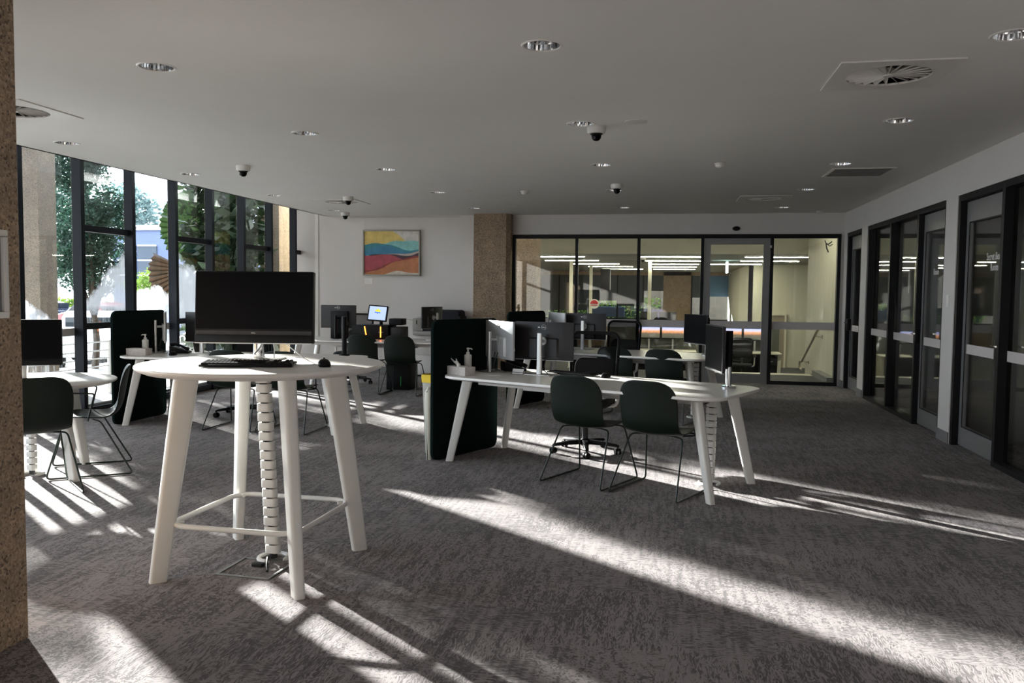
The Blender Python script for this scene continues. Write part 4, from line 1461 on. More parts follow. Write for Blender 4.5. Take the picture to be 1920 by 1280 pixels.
for k in range(110):
    a, b, rr = r2.uniform(0, 2 * PI), r2.uniform(0.0, 1.4), r2.uniform(0.05, 0.115)
    c = Vector((rr * math.cos(a) * math.cos(b), rr * math.sin(a) * math.cos(b), 0.12 + rr * 0.9 * math.sin(b) + 0.02))
    d = Vector((math.cos(a), math.sin(a), r2.uniform(-0.3, 0.6))).normalized() * 0.034
    s = d.cross(Vector((0, 0, 1))).normalized() * 0.012
    lf.add([c, c + d * 0.5 + s, c + d, c + d * 0.5 - s], [(0, 1, 2, 3)])
lf.build('foliage', 'leaf_bright', pl, smooth=0)
bl = MB()
for k in range(9):
    a, b = r2.uniform(0, 2 * PI), r2.uniform(0.1, 1.2)
    bl.lathe([(0.002, -0.008), (0.011, 0.0), (0.002, 0.009)], 8, (0.105 * math.cos(a) * math.cos(b), 0.105 * math.sin(a) * math.cos(b), 0.14 + 0.1 * math.sin(b)))
bl.build('blooms', 'tail_light', pl, kind='stuff')


# bins beside the front desk's felt screen
def bins():
    x, y = dpos('A', -1.45, -0.10)
    t = thing('recycling_bin', 'tall grey bin with a yellow rim beside the felt screen', 'bin', (x, y, 0), math.radians(-25))
    MB().loft([[(px, py, z) for px, py in rrect(w, d, 0.04, 4)] for z, w, d in ((0.0, 0.21, 0.36), (0.01, 0.215, 0.365), (0.64, 0.24, 0.42))]).build('body', 'bin_grey', t, smooth=40)
    MB().loft([[(px, py, z) for px, py in rrect(w, d, 0.045, 4)] for z, w, d in ((0.635, 0.25, 0.435), (0.70, 0.255, 0.44), (0.705, 0.235, 0.41), (0.66, 0.21, 0.38))]).build('rim', 'yellow_plastic', t, smooth=40)
    x, y = dpos('A', -1.33, -0.42)
    t = thing('waste_bin', 'narrow cream bin squeezed between yellow rimmed bin and felt screen', 'bin', (x, y, 0), math.radians(-25))
    MB().loft([[(px, py, z) for px, py in rrect(w, d, 0.03, 4)] for z, w, d in ((0.0, 0.05, 0.13), (0.50, 0.075, 0.17), (0.58, 0.07, 0.16), (0.62, 0.04, 0.13))]).build('body', 'bin_cream', t, smooth=40)
    MB().prism(rrect(0.04, 0.12, 0.015, 3), 0.618, 0.626).build('lid', 'bin_cream', t)


bins()


# ================================================================== SELF CHECKOUT DESK AND COPIER
def checkout():
    t = thing('self_checkout', 'black self checkout station with glowing orange strips and a lit screen', 'kiosk', (-4.13, 11.66, 0.731))
    base = MB().box(-0.36, 0.20, -0.16, 0.22, 0.0, 0.205).build('cabinet', 'black_plastic', t, bevel=0.008)
    for x0, dx in ((-0.16, 0.03), (0.085, 0.0)):
        MB().tube([(x0, -0.162, 0.185), (x0 + dx * 0.3, -0.162, 0.14), (x0 + dx * 0.7, -0.162, 0.08), (x0 + dx, -0.162, 0.03)], 0.008, 8).build('led_strip', 'led_orange', t)
    MB().box(0.05, 0.12, -0.163, -0.158, 0.10, 0.108).build('brand_strip', 'grey_trim', t)
    MB().box(0.21, 0.39, -0.12, 0.20, 0.0, 0.18).build('receipt_printer', 'dark_grey_plastic', t, bevel=0.01)
    MB().box(0.17, 0.36, -0.05, 0.20, 0.205, 0.30).build('scanner_box', 'black_plastic', t, bevel=0.008)
    MB().tube(bend([(0.02, 0.05, 0.20), (0.02, 0.05, 0.29), (0.0, 0.02, 0.33)], 0.03), 0.025, 10).build('screen_neck', 'black_plastic', t)
    M = Matrix.Translation((-0.02, 0.0, 0.375)) @ Matrix.Rotation(math.radians(-12), 4, 'X') @ Matrix.Rotation(math.radians(4), 4, 'Y')
    MB().prism(rrect(0.30, 0.235, 0.012, 3), 0.0, 0.03, M @ XZ).build('display_housing', 'black_plastic', t, bevel=0.004)
    sc = MB().prism(rrect(0.262, 0.198, 0.003, 2), -0.0015, 0.001, M @ XZ).build('display', 'kiosk_screen', t, smooth=0)
    MB().prism([(-0.035, 0.025), (0.04, 0.02), (0.045, 0.04), (0.02, 0.055), (0.0, 0.065), (-0.02, 0.05), (-0.04, 0.045)], -0.0025, 0.0, M @ XZ).build('display_emblem', 'kiosk_yellow', t, smooth=0)
    MB().prism([(-0.045, 0.0), (-0.015, 0.005), (0.0, -0.01), (0.015, 0.005), (0.045, 0.0), (0.04, 0.02), (0.01, 0.015), (-0.01, 0.015), (-0.04, 0.02)][::-1], -0.0025, 0.0, M @ XZ).build('display_emblem', 'kiosk_blue', t, smooth=0)
    MB().box(-0.06, 0.06, -0.12, -0.03, -0.12, -0.04).build('under_desk_scanner', 'black_plastic', t, bevel=0.01)
    MB().lathe([(0.011, -0.004), (0.009, 0.0), (0.002, 0.002)], 12, (0.07, -0.125, -0.06), 'y').build('indicator', 'led_orange', t)
    # computer under the desk
    t2 = thing('computer_tower', 'black computer tower with a green light under the checkout desk', 'computer', (-3.80, 11.75, 0))
    MB().box(-0.17, 0.17, -0.22, 0.22, 0.0, 0.40).build('case', 'black_plastic', t2, bevel=0.006)
    MB().box(0.05, 0.054, -0.2235, -0.22, 0.06, 0.20).build('indicator', 'led_green', t2)
    # monitor D, back to us, with arm
    t3 = thing('arm_monitor', 'large dark monitor showing its back, left of the self checkout', 'monitor', (-4.70, 11.52, 0.731))
    MB().prism(rrect(0.54, 0.335, 0.006, 3, 0, 0.32), 0.0, 0.02, XZ).build('back_cover', 'dark_grey_plastic', t3, bevel=0.003)
    MB().prism(rrect(0.26, 0.40, 0.012, 3, 0.03, 0.20), -0.05, -0.002, XZ).build('terminal_box', 'black_plastic', t3, bevel=0.006)
    logo(t3, 0.0, -0.001, 0.45, 0.022)
    MB().cyl((0, -0.10, 0.0), (0, -0.10, 0.34), 0.02, n=16).build('pole', 'black_plastic', t3)
    MB().lathe([(0.05, 0.0), (0.05, 0.012), (0.02, 0.014)], 20, (0, -0.10, 0)).build('flange', 'black_plastic', t3)
    MB().tube([(0, -0.10, 0.30), (0.05, -0.08, 0.30), (0.03, -0.05, 0.28)], 0.014, 8).build('arm', 'black_plastic', t3)


checkout()


def copier():
    # low drawer cabinets by the wall
    for i, (x, lab) in enumerate(((-3.93, 'white two-drawer cabinet under the photocopier by the white wall'), (-3.42, 'white two-drawer cabinet under the photocopier next to the tan column'))):
        t = thing('drawer_cabinet', lab, 'cabinet', (x, 13.66, 0))
        MB().box(-0.235, 0.235, -0.17, 0.22, 0.03, 0.70).build('carcass', 'white_laminate', t, bevel=0.003)
        MB().box(-0.22, 0.22, -0.15, 0.20, 0.0, 0.03).build('plinth', 'black_plastic', t)
        for z0, z1 in ((0.05, 0.36), (0.37, 0.69)):
            d = MB().box(-0.23, 0.23, -0.188, -0.171, z0, z1).build('drawer', 'white_laminate', t, bevel=0.002)
            MB().box(0.11, 0.19, -0.196, -0.187, z1 - 0.09, z1 - 0.06).build('handle', 'black_plastic', d, bevel=0.002)
    t = thing('photocopier', 'dark photocopier with pale side unit standing by the white wall', 'copier', (-3.76, 13.62, 0.70))
    MB().box(-0.40, 0.42, -0.20, 0.24, 0.0, 0.07).build('paper_drawer', 'bin_grey', t, bevel=0.004)
    MB().box(-0.22, 0.42, -0.19, 0.24, 0.07, 0.32).build('body', 'navy_divider', t, bevel=0.006)
    MB().box(-0.40, -0.22, -0.21, 0.20, 0.07, 0.28).build('side_unit', 'bin_grey', t, bevel=0.005)
    MB().box(-0.335, -0.32, -0.213, -0.208, 0.18, 0.25).build('slot', 'black_plastic', t)
    MB().loft([[(x, y, 0.32) for x, y in rrect(0.66, 0.42, 0.05, 4, 0.08, 0.03)], [(x, y, 0.40) for x, y in rrect(0.64, 0.40, 0.05, 4, 0.08, 0.03)], [(x, y, 0.425) for x, y in rrect(0.58, 0.34, 0.05, 4, 0.08, 0.03)]]).build('scanner_lid', 'navy_divider', t, smooth=40)
    MB().prism(rrect(0.12, 0.10, 0.01, 3, -0.31, 0.0), 0.28, 0.305).build('keypad', 'silver_plastic', t, bevel=0.004)
    MB().prism([(-0.40, 0.22), (-0.40, 0.235), (-0.78, 0.275), (-0.80, 0.262)], -0.12, 0.12, XZ).build('output_tray', 'white_plastic', t)


copier()


# ================================================================== HALL BEYOND THE PARTITION
HZ = -0.65
struct('floor_hall', MB().box(-6.45, 7.0, 17.0, 34.0, HZ - 0.1, HZ).box(-6.45, 7.0, BY + 0.06, 15.9, -0.12, 0.0), 'hall_carpet', smooth=0)
mb = MB()
for k in range(4):
    mb.box(-6.45, RX, 15.9 + 0.34 * k, 15.9 + 0.34 * (k + 1) + 0.3, HZ - 0.1, -0.13 * (k + 1))
struct('floor_steps', mb, 'hall_carpet', smooth=0)
o = MB().box(0.4, 2.6, 15.55, 15.85, 0.0, 0.006).build('tactile_strip', 'hall_cream', smooth=0)
tag(o, 'pale studded tactile strip at the top of the steps beyond the partition', 'strip')
struct('ceiling_hall', MB().box(-6.45, 7.0, 18.6, 34.0, 2.30, 2.42).box(-6.45, 7.0, BY + 0.1, 18.7, 3.25, 3.35), 'hall_ceiling', smooth=0)
struct('wall_hall', MB().box(-6.45, 7.0, 18.55, 18.65, 2.30, 3.30).box(RX, RX + 0.12, BY + 0.1, 17.2, HZ, 3.3)
       .box(2.35, 7.0, 25.0, 25.1, HZ, 2.3).box(-6.5, -6.4, BY + 0.1, 34.0, HZ, 3.3).box(6.9, 7.0, 17.2, 25.0, HZ, 3.3).box(RX, 7.0, 17.2, 17.25, HZ, 3.3), 'hall_cream', smooth=0)
struct('wall_hall_far', MB().box(-6.45, 2.5, 33.0, 33.12, HZ, 0.42).box(-0.1, 0.95, 33.0, 33.12, 0.42, 2.3).box(-6.45, 2.5, 33.0, 33.12, 2.15, 2.3), 'pebble_concrete', smooth=0)
struct('wall_hall_side', MB().box(2.35, 2.47, 25.0, 33.1, HZ, 2.3), 'hall_cream', smooth=0)

me = MB().box(-0.70, 0.70, -0.035, 0.035, -0.012, 0.0).mesh('diffuser', 'strip_light', smooth=0)
hs = MB().box(-0.72, 0.72, -0.05, 0.05, 0.0, 0.012).mesh('housing', 'camera_white', smooth=0)
STRIP = [(-2.60, 19.6), (-2.45, 21.9), (-2.05, 24.3), (-1.75, 26.7), (-1.5, 29.2), (0.12, 19.6), (0.16, 21.9), (0.20, 24.3), (0.22, 26.7), (0.26, 29.2), (2.45, 19.6), (2.55, 21.9), (1.9, 24.2), (-5.2, 21.9), (-5.2, 26.7)]
for x, y in STRIP:
    t = thing('strip_lamp', 'glowing linear ceiling lamp in the hall beyond the glazed partition', 'lamp', (x, y, 2.285), group='linear ceiling lamps in the hall')
    place(me, 'diffuser', t)
    place(hs, 'housing', t)

for x in (-3.6, -0.6, 2.0):
    t = thing('stair_lamp', 'linear lamp on the high ceiling over the hall steps', 'lamp', (x, 14.75, 3.235), group='linear lamps over the hall steps')
    place(me, 'diffuser', t)
    place(hs, 'housing', t)

# far windows of the hall
k = 0
for x0, x1, bz in ((-6.4, -5.4, 0.75), (-5.4, -4.2, 0.75), (-4.2, -3.0, 0.75), (-3.0, -1.9, 1.15), (-1.9, -0.9, 0.95), (-0.9, -0.1, 1.55), (0.95, 1.35, 1.3), (1.35, 2.35, 1.35)):
    k += 1
    w = struct_root('window_%d' % (60 + k), (x0, 33.0, 0))
    L = x1 - x0
    MB().box(0, 0.06, -0.03, 0.10, 0.42, 2.15).build('mullion', 'black_frame', w, smooth=0)
    MB().box(0.06, L, -0.03, 0.08, 0.42, 0.47).build('sill', 'black_frame', w, smooth=0)
    MB().box(0.06, L, 0.04, 0.05, 0.47, 2.15).build('pane', 'glass_tint', w, smooth=0)
    MB().box(0.06, L, -0.005, 0.0, bz, 2.15).build('roller_blind', 'blue_blind' if k == 8 else 'blind', w, smooth=0)
for x, y, lab in ((-2.58, 23.0, 'slim white pole in the hall right beside the second concrete column'), (-2.30, 26.0, 'slim white pole in the hall in front of the dark blinds'), (-0.42, 22.0, 'slim white pole in the middle of the hall windows'), (-0.55, 28.5, 'pale louvred pole in the hall near the dark partition post')):
    t = thing('hall_pole', lab, 'pole', (x, y, HZ))
    MB().box(-0.045, 0.045, -0.045, 0.045, 0, 2.95).build('shaft', 'hall_cream', t, smooth=0)
    MB().box(-0.07, 0.07, -0.07, 0.07, 0, 0.02).build('foot_plate', 'hall_cream', t, smooth=0)
tag(MB().prism([(-2.98, 15.0), (-2.40, 15.0), (-2.33, 15.06), (-2.33, 15.6), (-2.98, 15.6)], 0, 3.3).build('concrete_column', 'pebble_concrete', smooth=0), 'yellow-lit concrete column standing just behind the glazed partition', 'column')
tag(MB().prism([(-2.86, 33.3), (-1.6, 33.3), (-1.6, 33.5), (-2.86, 33.5)], 0.5, 0.9).build('shop_sign', 'facade_blue', smooth=0), 'blue sign board outside the far hall windows', 'sign')

# handrail on the hall wall
hr = thing('handrail', 'steel handrail sloping down the wall beyond the right end of partition', 'handrail', (0, 0, 0))
MB().tube(bend([(2.64, 15.30, 0.86), (2.64, 17.0, 0.14), (2.64, 17.25, 0.14), (2.64, 17.25, 0.0), (2.66, 17.15, -0.03)], 0.06), 0.021, 10).build('rail', 'steel_rail', hr)
for yy, zz in ((15.5, 0.77), (16.8, 0.22)):
    MB().tube([(2.64, yy, zz), (2.64, yy, zz - 0.06), (2.735, yy, zz - 0.07)], 0.008, 8).cyl((2.725, yy, zz - 0.07), (2.739, yy, zz - 0.07), 0.035, n=16).build('bracket', 'steel_rail', hr)
tag(MB().box(2.60, RX - 0.002, BY + 0.3, 15.6, 0.0, 0.10).build('skirting', 'grey_trim', smooth=0), 'grey skirting block at foot of hall wall behind the partition', 'skirting')
t = thing('hall_door', 'brown narrow door with pale frame in the hall behind the handrail', 'door', (2.75, 24.95, HZ))
MB().box(-0.05, 0.0, -0.03, 0.05, 0, 1.55).box(0.62, 0.67, -0.03, 0.05, 0, 1.55).box(0.0, 0.62, -0.03, 0.05, 1.50, 1.55).build('frame', 'hall_cream', t, smooth=0)
MB().box(0.0, 0.62, 0.0, 0.04, 0, 1.50).build('leaf', 'brown_door', t, smooth=0)
t = thing('wall_hook', 'black cable bundle hanging inside the top corner of the partition', 'cable', (2.50, BY + 0.12, 2.22))
MB().tube([(0.08, 0.0, 0.07), (0.03, 0.0, 0.03), (-0.01, 0.0, 0.04), (0.0, 0.0, -0.03), (0.03, 0.0, -0.10)], 0.010, 8).tube([(-0.03, 0, 0.09), (0.0, 0, 0.03), (0.05, 0, 0.0), (0.09, 0.0, 0.03)], 0.007, 8).build('loop', 'cable_black', t)


# staff workstations in the hall
def workstation(x, lab):
    t = thing('office_desk', 'pale staff desk in the hall, ' + lab, 'desk', (x, 20.7, HZ))
    MB().box(-0.85, 0.85, -0.35, 0.40, 0.68, 0.71).build('desktop', 'hall_cream', t, bevel=0.004)
    for sx in (-0.80, 0.80):
        MB().box(sx - 0.035, sx + 0.035, -0.30, 0.36, 0.0, 0.68).build('leg', 'hall_cream', t, smooth=0)
    MB().box(-0.76, 0.76, 0.28, 0.30, 0.10, 0.66).build('modesty_panel', 'black_plastic', t, smooth=0)
    d = thing('desk_divider', 'low grey fabric divider behind the staff desk, ' + lab, 'divider', (x, 21.14, HZ))
    MB().box(-0.88, 0.88, -0.02, 0.02, 0.02, 1.40).build('panel', 'grey_panel', d, bevel=0.006)
    MB().box(-0.88, 0.88, -0.024, 0.024, 1.40, 1.415).build('cap', 'camera_white', d)
    for q, (dx, ww) in enumerate(((-0.29, 'first'), (0.29, 'second'))):
        m = thing('lit_monitor', 'switched-on monitor showing an orange mountain sunset, ' + lab, 'monitor', (x + dx, 20.95, HZ + 0.71), group='sunset monitors on ' + lab)
        b = MB().box(-0.275, 0.275, 0.0, 0.03, 0.26, 0.61).build('housing', 'black_plastic', m, bevel=0.004)
        s = MB().box(-0.262, 0.262, -0.0015, 0.0005, -0.15, 0.155).build('screen', 'wallpaper_screen', m, smooth=0, loc=(0, 0, 0.437))
        MB().box(-0.02, 0.02, 0.02, 0.05, 0.0, 0.3).build('stand', 'silver_plastic', m)
        MB().box(-0.11, 0.11, -0.06, 0.10, 0.0, 0.008).build('base', 'silver_plastic', m)
    kb = MB().box(-0.21, 0.21, -0.07, 0.07, 0.0, 0.02).build('keyboard', 'black_plastic', bevel=0.004, loc=(x - 0.05, 20.52, HZ + 0.71))
    tag(kb, 'black keyboard on the staff desk, ' + lab, 'keyboard')
    MB().box(-0.2, 0.2, -0.06, 0.055, 0.02, 0.024).build('key_bed', 'dark_grey_plastic', kb)


workstation(-0.10, 'seen through the middle partition pane')
workstation(1.86, 'seen through the sliding glass door')
for x, a, lab in ((1.75, 172, 'black office chair in the hall behind the sliding door glass'),):
    dup(oc, (x, 19.9, HZ), math.radians(a), lab)
t = thing('drawer_pedestal', 'black drawer pedestal under the staff desk near the handrail', 'cabinet', (2.45, 20.75, HZ))
MB().box(-0.2, 0.2, -0.25, 0.25, 0.02, 0.60).build('carcass', 'black_plastic', t, bevel=0.004)
MB().box(-0.19, 0.19, -0.262, -0.251, 0.42, 0.59).build('drawer', 'dark_grey_plastic', t, bevel=0.002)
MB().box(-0.08, 0.08, -0.27, -0.262, 0.50, 0.52).build('handle', 'silver', t)
t = thing('desk_figurine', 'small tan bird figurine on the staff desk beside the partition post', 'figurine', (-0.80, 20.55, HZ + 0.71))
MB().lathe([(0.002, 0.0), (0.05, 0.005), (0.06, 0.06), (0.05, 0.12), (0.028, 0.15), (0.002, 0.155)], 14).build('body', 'brass_post', t)
MB().lathe([(0.002, 0.15), (0.035, 0.165), (0.038, 0.20), (0.02, 0.225), (0.002, 0.23)], 12).build('head', 'black_plastic', t)
# counter with dark screens in the middle distance
t = thing('service_counter', 'long pale counter with a dark edge below the far hall windows', 'counter', (-0.2, 27.5, HZ))
MB().box(-1.6, 2.4, -0.3, 0.3, 1.00, 1.06).build('top', 'hall_cream', t, bevel=0.004)
MB().box(-1.55, 2.35, -0.25, 0.25, 0.0, 1.00).build('front', 'grey_panel', t, smooth=0)
me = MB().box(-0.27, 0.27, 0.0, 0.03, 0.12, 0.44).mesh('housing', 'black_plastic', bevel=0.004)
for x in (-0.52, 0.08):
    m = thing('counter_monitor', 'black monitor back standing on the far hall counter', 'monitor', (x, 27.45, HZ + 1.06), group='black monitors on the far hall counter')
    place(me, 'housing', m)
    MB().box(-0.02, 0.02, 0.02, 0.05, 0.0, 0.15).box(-0.1, 0.1, -0.05, 0.1, 0.0, 0.008).build('stand', 'black_plastic', m)
# round red and white sign on the glass, exit light, lettered purple board, ceiling screen
t = thing('round_sign', 'round red and white sticker sign in the hall behind the partition', 'sign', (-2.06, 24.5, 1.12))
MB().prism(circle(0.14, 28), -0.004, 0.0, XZ).build('disc', 'paper_white', t, smooth=0)
MB().prism([(0.115 * math.cos(PI * q / 16), 0.115 * math.sin(PI * q / 16)) for q in range(17)], -0.007, -0.004, XZ).build('red_half', 'red_sign', t, smooth=0)
MB().box(-0.10, 0.10, -0.007, -0.004, -0.05, -0.03).build('red_line', 'red_sign', t, smooth=0)
t = thing('exit_light', 'thin pale cyan glowing exit sign hanging edge-on in the hall', 'sign', (1.52, 22.0, 2.0))
MB().box(-0.022, 0.022, -0.15, 0.15, -0.02, 0.27).build('panel', 'exit_light', t, bevel=0.004)
MB().box(-0.008, 0.008, -0.05, 0.05, 0.27, 0.29).build('bracket', 'black_plastic', t)
t = thing('lettered_board', 'purple board with white letters outside the far hall windows', 'sign', (0.10, 33.6, 0.62))
MB().box(-1.0, 0.62, 0.0, 0.03, -0.15, 0.20).build('board', 'purple_sign', t, smooth=0)
place(text_mesh('MAX', 0.24, 'paper_white', 0.002), 'lettering', t, (-0.05, -0.004, -0.06), (PI / 2, 0, 0))
dc = dome_camera(-0.56, 20.3, 'dark dome camera under the hall ceiling beyond the partition')
dc.location.z = 2.30
t = thing('hanging_screen', 'dark hanging display screen with a pale edge in the hall', 'screen', (-2.0, 28.0, 1.5))
MB().box(-0.16, 0.16, -0.03, 0.03, 0.0, 0.75).build('housing', 'black_plastic', t, bevel=0.005)
MB().box(0.16, 0.175, -0.03, 0.03, 0.05, 0.75).build('pale_edge', 'facade_pale', t)  # pale painted strip along one side

# hedge and rock wall outside the far windows
def leaves(mb, n, fn, size, rng, asp=0.45):
    for _ in range(n):
        c = fn()
        d = Vector((rng.gauss(0, 1), rng.gauss(0, 1), rng.gauss(0, 0.7))).normalized()
        s = d.cross(Vector((rng.gauss(0, 1), rng.gauss(0, 1), rng.gauss(0, 1)))).normalized()
        l = size * rng.uniform(0.7, 1.3)
        mb.add([c - d * l * 0.5, c + s * l * asp * 0.5, c + d * l * 0.5, c - s * l * asp * 0.5], [(0, 1, 2, 3)])


r3 = random.Random(11)
t = thing('hedge', 'bright green hedge outside the far windows of the hall', 'hedge', (0, 0, HZ))
mb = MB()
leaves(mb, 3500, lambda: Vector((r3.uniform(-6.5, -0.2), 35.3 + r3.uniform(-0.4, 0.4), r3.uniform(0.1, 1.9))), 0.16, r3)
mb.build('foliage', 'leaf_bright', t, smooth=0)
MB().box(-6.5, -0.2, 35.3, 35.9, 0, 1.6).build('core', 'leaf_dark', t, smooth=0)
tag(MB().box(-0.2, 3.5, 36.2, 36.6, HZ, 2.4).box(-9, -0.2, 37.0, 37.4, HZ, 2.2).build('rock_wall', 'outdoor_concrete', smooth=0), 'tan rock-faced wall outside the far hall windows', 'wall')

# ================================================================== OUTDOORS PAST THE WINDOW WALL
struct('ground', MB().box(-80, -11.0, -40, 90, -0.80, -0.65).box(-11.0, 60, 33.2, 90, -0.80, -0.65).box(-11.0, -6.5, 15.0, 33.2, -0.80, -0.65), 'asphalt', smooth=0)
struct('terrace', MB().box(-11.0, -6.47, -12, 15.0, -0.70, -0.06), 'pale_paving', smooth=0)
tag(MB().box(-10.31, -9.10, 10.885, 11.25, -0.06, 4.5).build('outdoor_column', 'outdoor_concrete', bevel=0.01, smooth=0), 'broad concrete blade column standing outside beside the first visible window', 'column')
tag(MB().box(-7.62, -7.22, 14.80, 15.25, -0.65, 4.5).build('outdoor_column', 'pebble_concrete', bevel=0.01, smooth=0), 'tan concrete column outside the last window next to white wall', 'column')

for yy, lab in ((7.455, 'unseen concrete blade column added to cut skylight, second along the terrace'), (4.025, 'unseen concrete blade column added to cut skylight, third along the terrace')):  # out-of-view columns added to cut skylight on the back wall
    tag(MB().box(-10.71, -9.10, yy, yy + 0.365, -0.06, 4.5).build('outdoor_column', 'outdoor_concrete', bevel=0.01, smooth=0), lab, 'column')
struct('unseen_shading_eave', MB().box(-11.0, -6.45, -12, 15.6, 4.5, 4.8), 'outdoor_concrete', smooth=0)  # overhang out of view, added to block high skylight from the room
rg9 = random.Random(31)
t = thing('sun_blocking_conifer', 'slim conifer shape added on the terrace to block low sun, hidden behind the brown column', 'shrub', (-8.0, 8.94, -0.06))  # added out of sight to narrow the sun strip on the floor
mb = MB()
for _ in range(2600):
    a_, z_ = rg9.uniform(0, 2 * PI), rg9.uniform(0.15, 2.75)
    r_ = 0.15 * min(1.0, (2.85 - z_) / 0.5) * math.sqrt(rg9.random())
    c_ = Vector((r_ * math.cos(a_), r_ * math.sin(a_), z_))
    d_ = Vector((rg9.gauss(0, 0.6), rg9.gauss(0, 0.6), 1)).normalized() * 0.05
    s_ = d_.cross(Vector((rg9.gauss(0, 1), rg9.gauss(0, 1), 0.1))).normalized() * 0.012
    mb.add([c_ - d_, c_ + s_, c_ + d_, c_ - s_], [(0, 1, 2, 3)])
mb.build('foliage', 'leaf_dark', t, smooth=0)
MB().cyl((0, 0, 0), (0, 0, 2.4), 0.03, 0.012, 8).build('stem', 'bark', t)
ra = thing('railing', 'thin white horizontal-bar railing outside the windows', 'railing', (0, 0, 0))
for z in (0.34, 0.45, 0.56, 0.68):
    MB().cyl((-7.75, 4.5, z), (-7.75, 13.0, z), 0.010, n=8).build('bar', 'white_metal', ra)
for q in range(8):
    MB().box(-7.77, -7.73, 4.5 + q * 1.21, 4.53 + q * 1.21, -0.06, 0.70).build('post', 'white_metal', ra)


def tree(name, label, x, y, z0, trunk_h, cz, rx, rz, n, size, mat, seed, cat='tree'):
    rg = random.Random(seed)
    t = thing(name, label, cat, (x, y, z0))
    blobs = []
    for _ in range(16):
        a, b = rg.uniform(0, 2 * PI), rg.uniform(-1, 1)
        k = rg.uniform(0.35, 0.72)
        blobs.append((Vector((rx * k * math.cos(a) * math.sqrt(1 - b * b), rx * k * math.sin(a) * math.sqrt(1 - b * b), cz + rz * k * b)), rx * rg.uniform(0.32, 0.55)))

    def pt():
        c, r_ = rg.choice(blobs)
        d = Vector((rg.gauss(0, 1), rg.gauss(0, 1), rg.gauss(0, 1))).normalized()
        return c + d * r_ * rg.uniform(0.55, 1.0)
    mb = MB()
    leaves(mb, n, pt, size, rg)
    mb.build('foliage', mat, t, smooth=0)
    br = MB().tube([(0, 0, 0), (0.03, 0.02, trunk_h * 0.5), (-0.02, 0.03, trunk_h), (0, 0, cz)], [0.07, 0.06, 0.05, 0.02], 10)
    for c, r_ in blobs[:9]:
        br.tube([(0, 0, trunk_h * 0.9), tuple(c * 0.6 + Vector((0, 0, trunk_h * 0.4))), tuple(c)], [0.035, 0.02, 0.006], 6)
    br.build('trunk', 'bark', t)
    return t


tree('garden_tree', 'dense dark green tree outside between the first window bars', -10.40, 13.78, -0.06, 1.0, 2.85, 0.97, 1.85, 15000, 0.085, 'leaf_dark', 3)
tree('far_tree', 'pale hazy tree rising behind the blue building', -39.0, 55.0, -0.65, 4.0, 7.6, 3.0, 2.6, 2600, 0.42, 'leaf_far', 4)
tree('far_tree', 'tall dark tree in the car park behind the nearer tree', -24.5, 30.0, -0.65, 2.5, 4.6, 2.2, 2.6, 4200, 0.30, 'leaf_dark', 5)
tree('round_shrub', 'rounded yellow-green shrub in front of the blue building', -20.2, 30.3, -0.65, 0.6, 2.0, 1.05, 0.9, 5000, 0.12, 'leaf_bright', 6, 'shrub')
tree('hedge_shrub', 'yellow-green clipped shrub beside the parked cars', -31.5, 40.5, -0.65, 0.3, 0.9, 1.3, 0.8, 2400, 0.2, 'leaf_bright', 8, 'shrub')


# fan palm: pleated round leaves on stalks
def fan_palm():
    t = thing('fan_palm', 'large fan palm with ragged pleated leaves pressed close to the windows', 'palm', (-9.55, 15.55, -0.65))
    MB().tube([(0, 0, 0), (0.04, 0.0, 1.2), (0.0, 0.03, 2.2)], [0.10, 0.08, 0.05], 12).build('trunk', 'bark', t)

    def fan(c, nrm, up, R, spread, mat, droop):
        nrm, up = Vector(nrm).normalized(), Vector(up).normalized()
        side = up.cross(nrm).normalized()
        up = nrm.cross(side).normalized()
        n = 30
        vs_, fs_ = [tuple(c)], []
        rg = random.Random(int(R * 1000) + n)
        for k in range(2 * n + 1):
            a = -spread + 2 * spread * k / (2 * n)
            rr = R * (1.0 if k % 2 == 0 else 0.93) * (0.97 + 0.06 * rg.random())
            pl_ = 0.035 * (1 if k % 2 else -1)
            for q in (0.5, 1.0):
                p = Vector(c) + (up * math.cos(a) + side * math.sin(a)) * rr * q + nrm * (pl_ * q - droop * q * q)
                vs_.append(tuple(p))
        for k in range(2 * n):
            a0, a1, b0, b1 = 1 + 2 * k, 2 + 2 * k, 3 + 2 * k, 4 + 2 * k
            fs_ += [(0, a0, b0), (a0, a1, b1, b0)]
        lf_ = MB().add(vs_, fs_).build('leaf', mat, t, smooth=0)
        MB().tube([(0, 0.03, 2.1), tuple(Vector(c) * 0.5 + Vector((0, 0, 1.3))), tuple(c)], 0.014, 6).build('stalk', 'leaf_palm', t)
    fan((0.45, -0.15, 3.30), (0.55, -0.8, 0.25), (0.2, 0.2, -1), 0.85, 2.2, 'leaf_palm', 0.10)
    fan((0.20, -0.30, 2.45), (0.45, -0.85, 0.2), (0.2, 0.1, -1), 0.80, 2.3, 'leaf_brown', 0.12)
    fan((1.05, 0.30, 3.7), (0.4, -0.9, 0.1), (-0.3, 0.2, 1), 0.80, 1.5, 'leaf_palm', 0.1)
    fan((1.5, 0.9, 2.7), (0.5, -0.85, 0.1), (0.3, 0.2, 1), 0.85, 2.2, 'leaf_palm', 0.1)
    fan((0.9, 0.6, 1.7), (0.5, -0.8, 0.3), (0.5, 0.2, 0.3), 0.75, 2.0, 'leaf_palm', 0.1)
    fan((-0.1, 0.5, 3.5), (0.3, -0.9, 0.2), (-0.5, 0.2, 0.8), 0.8, 2.0, 'leaf_palm', 0.1)
    return t


fan_palm()


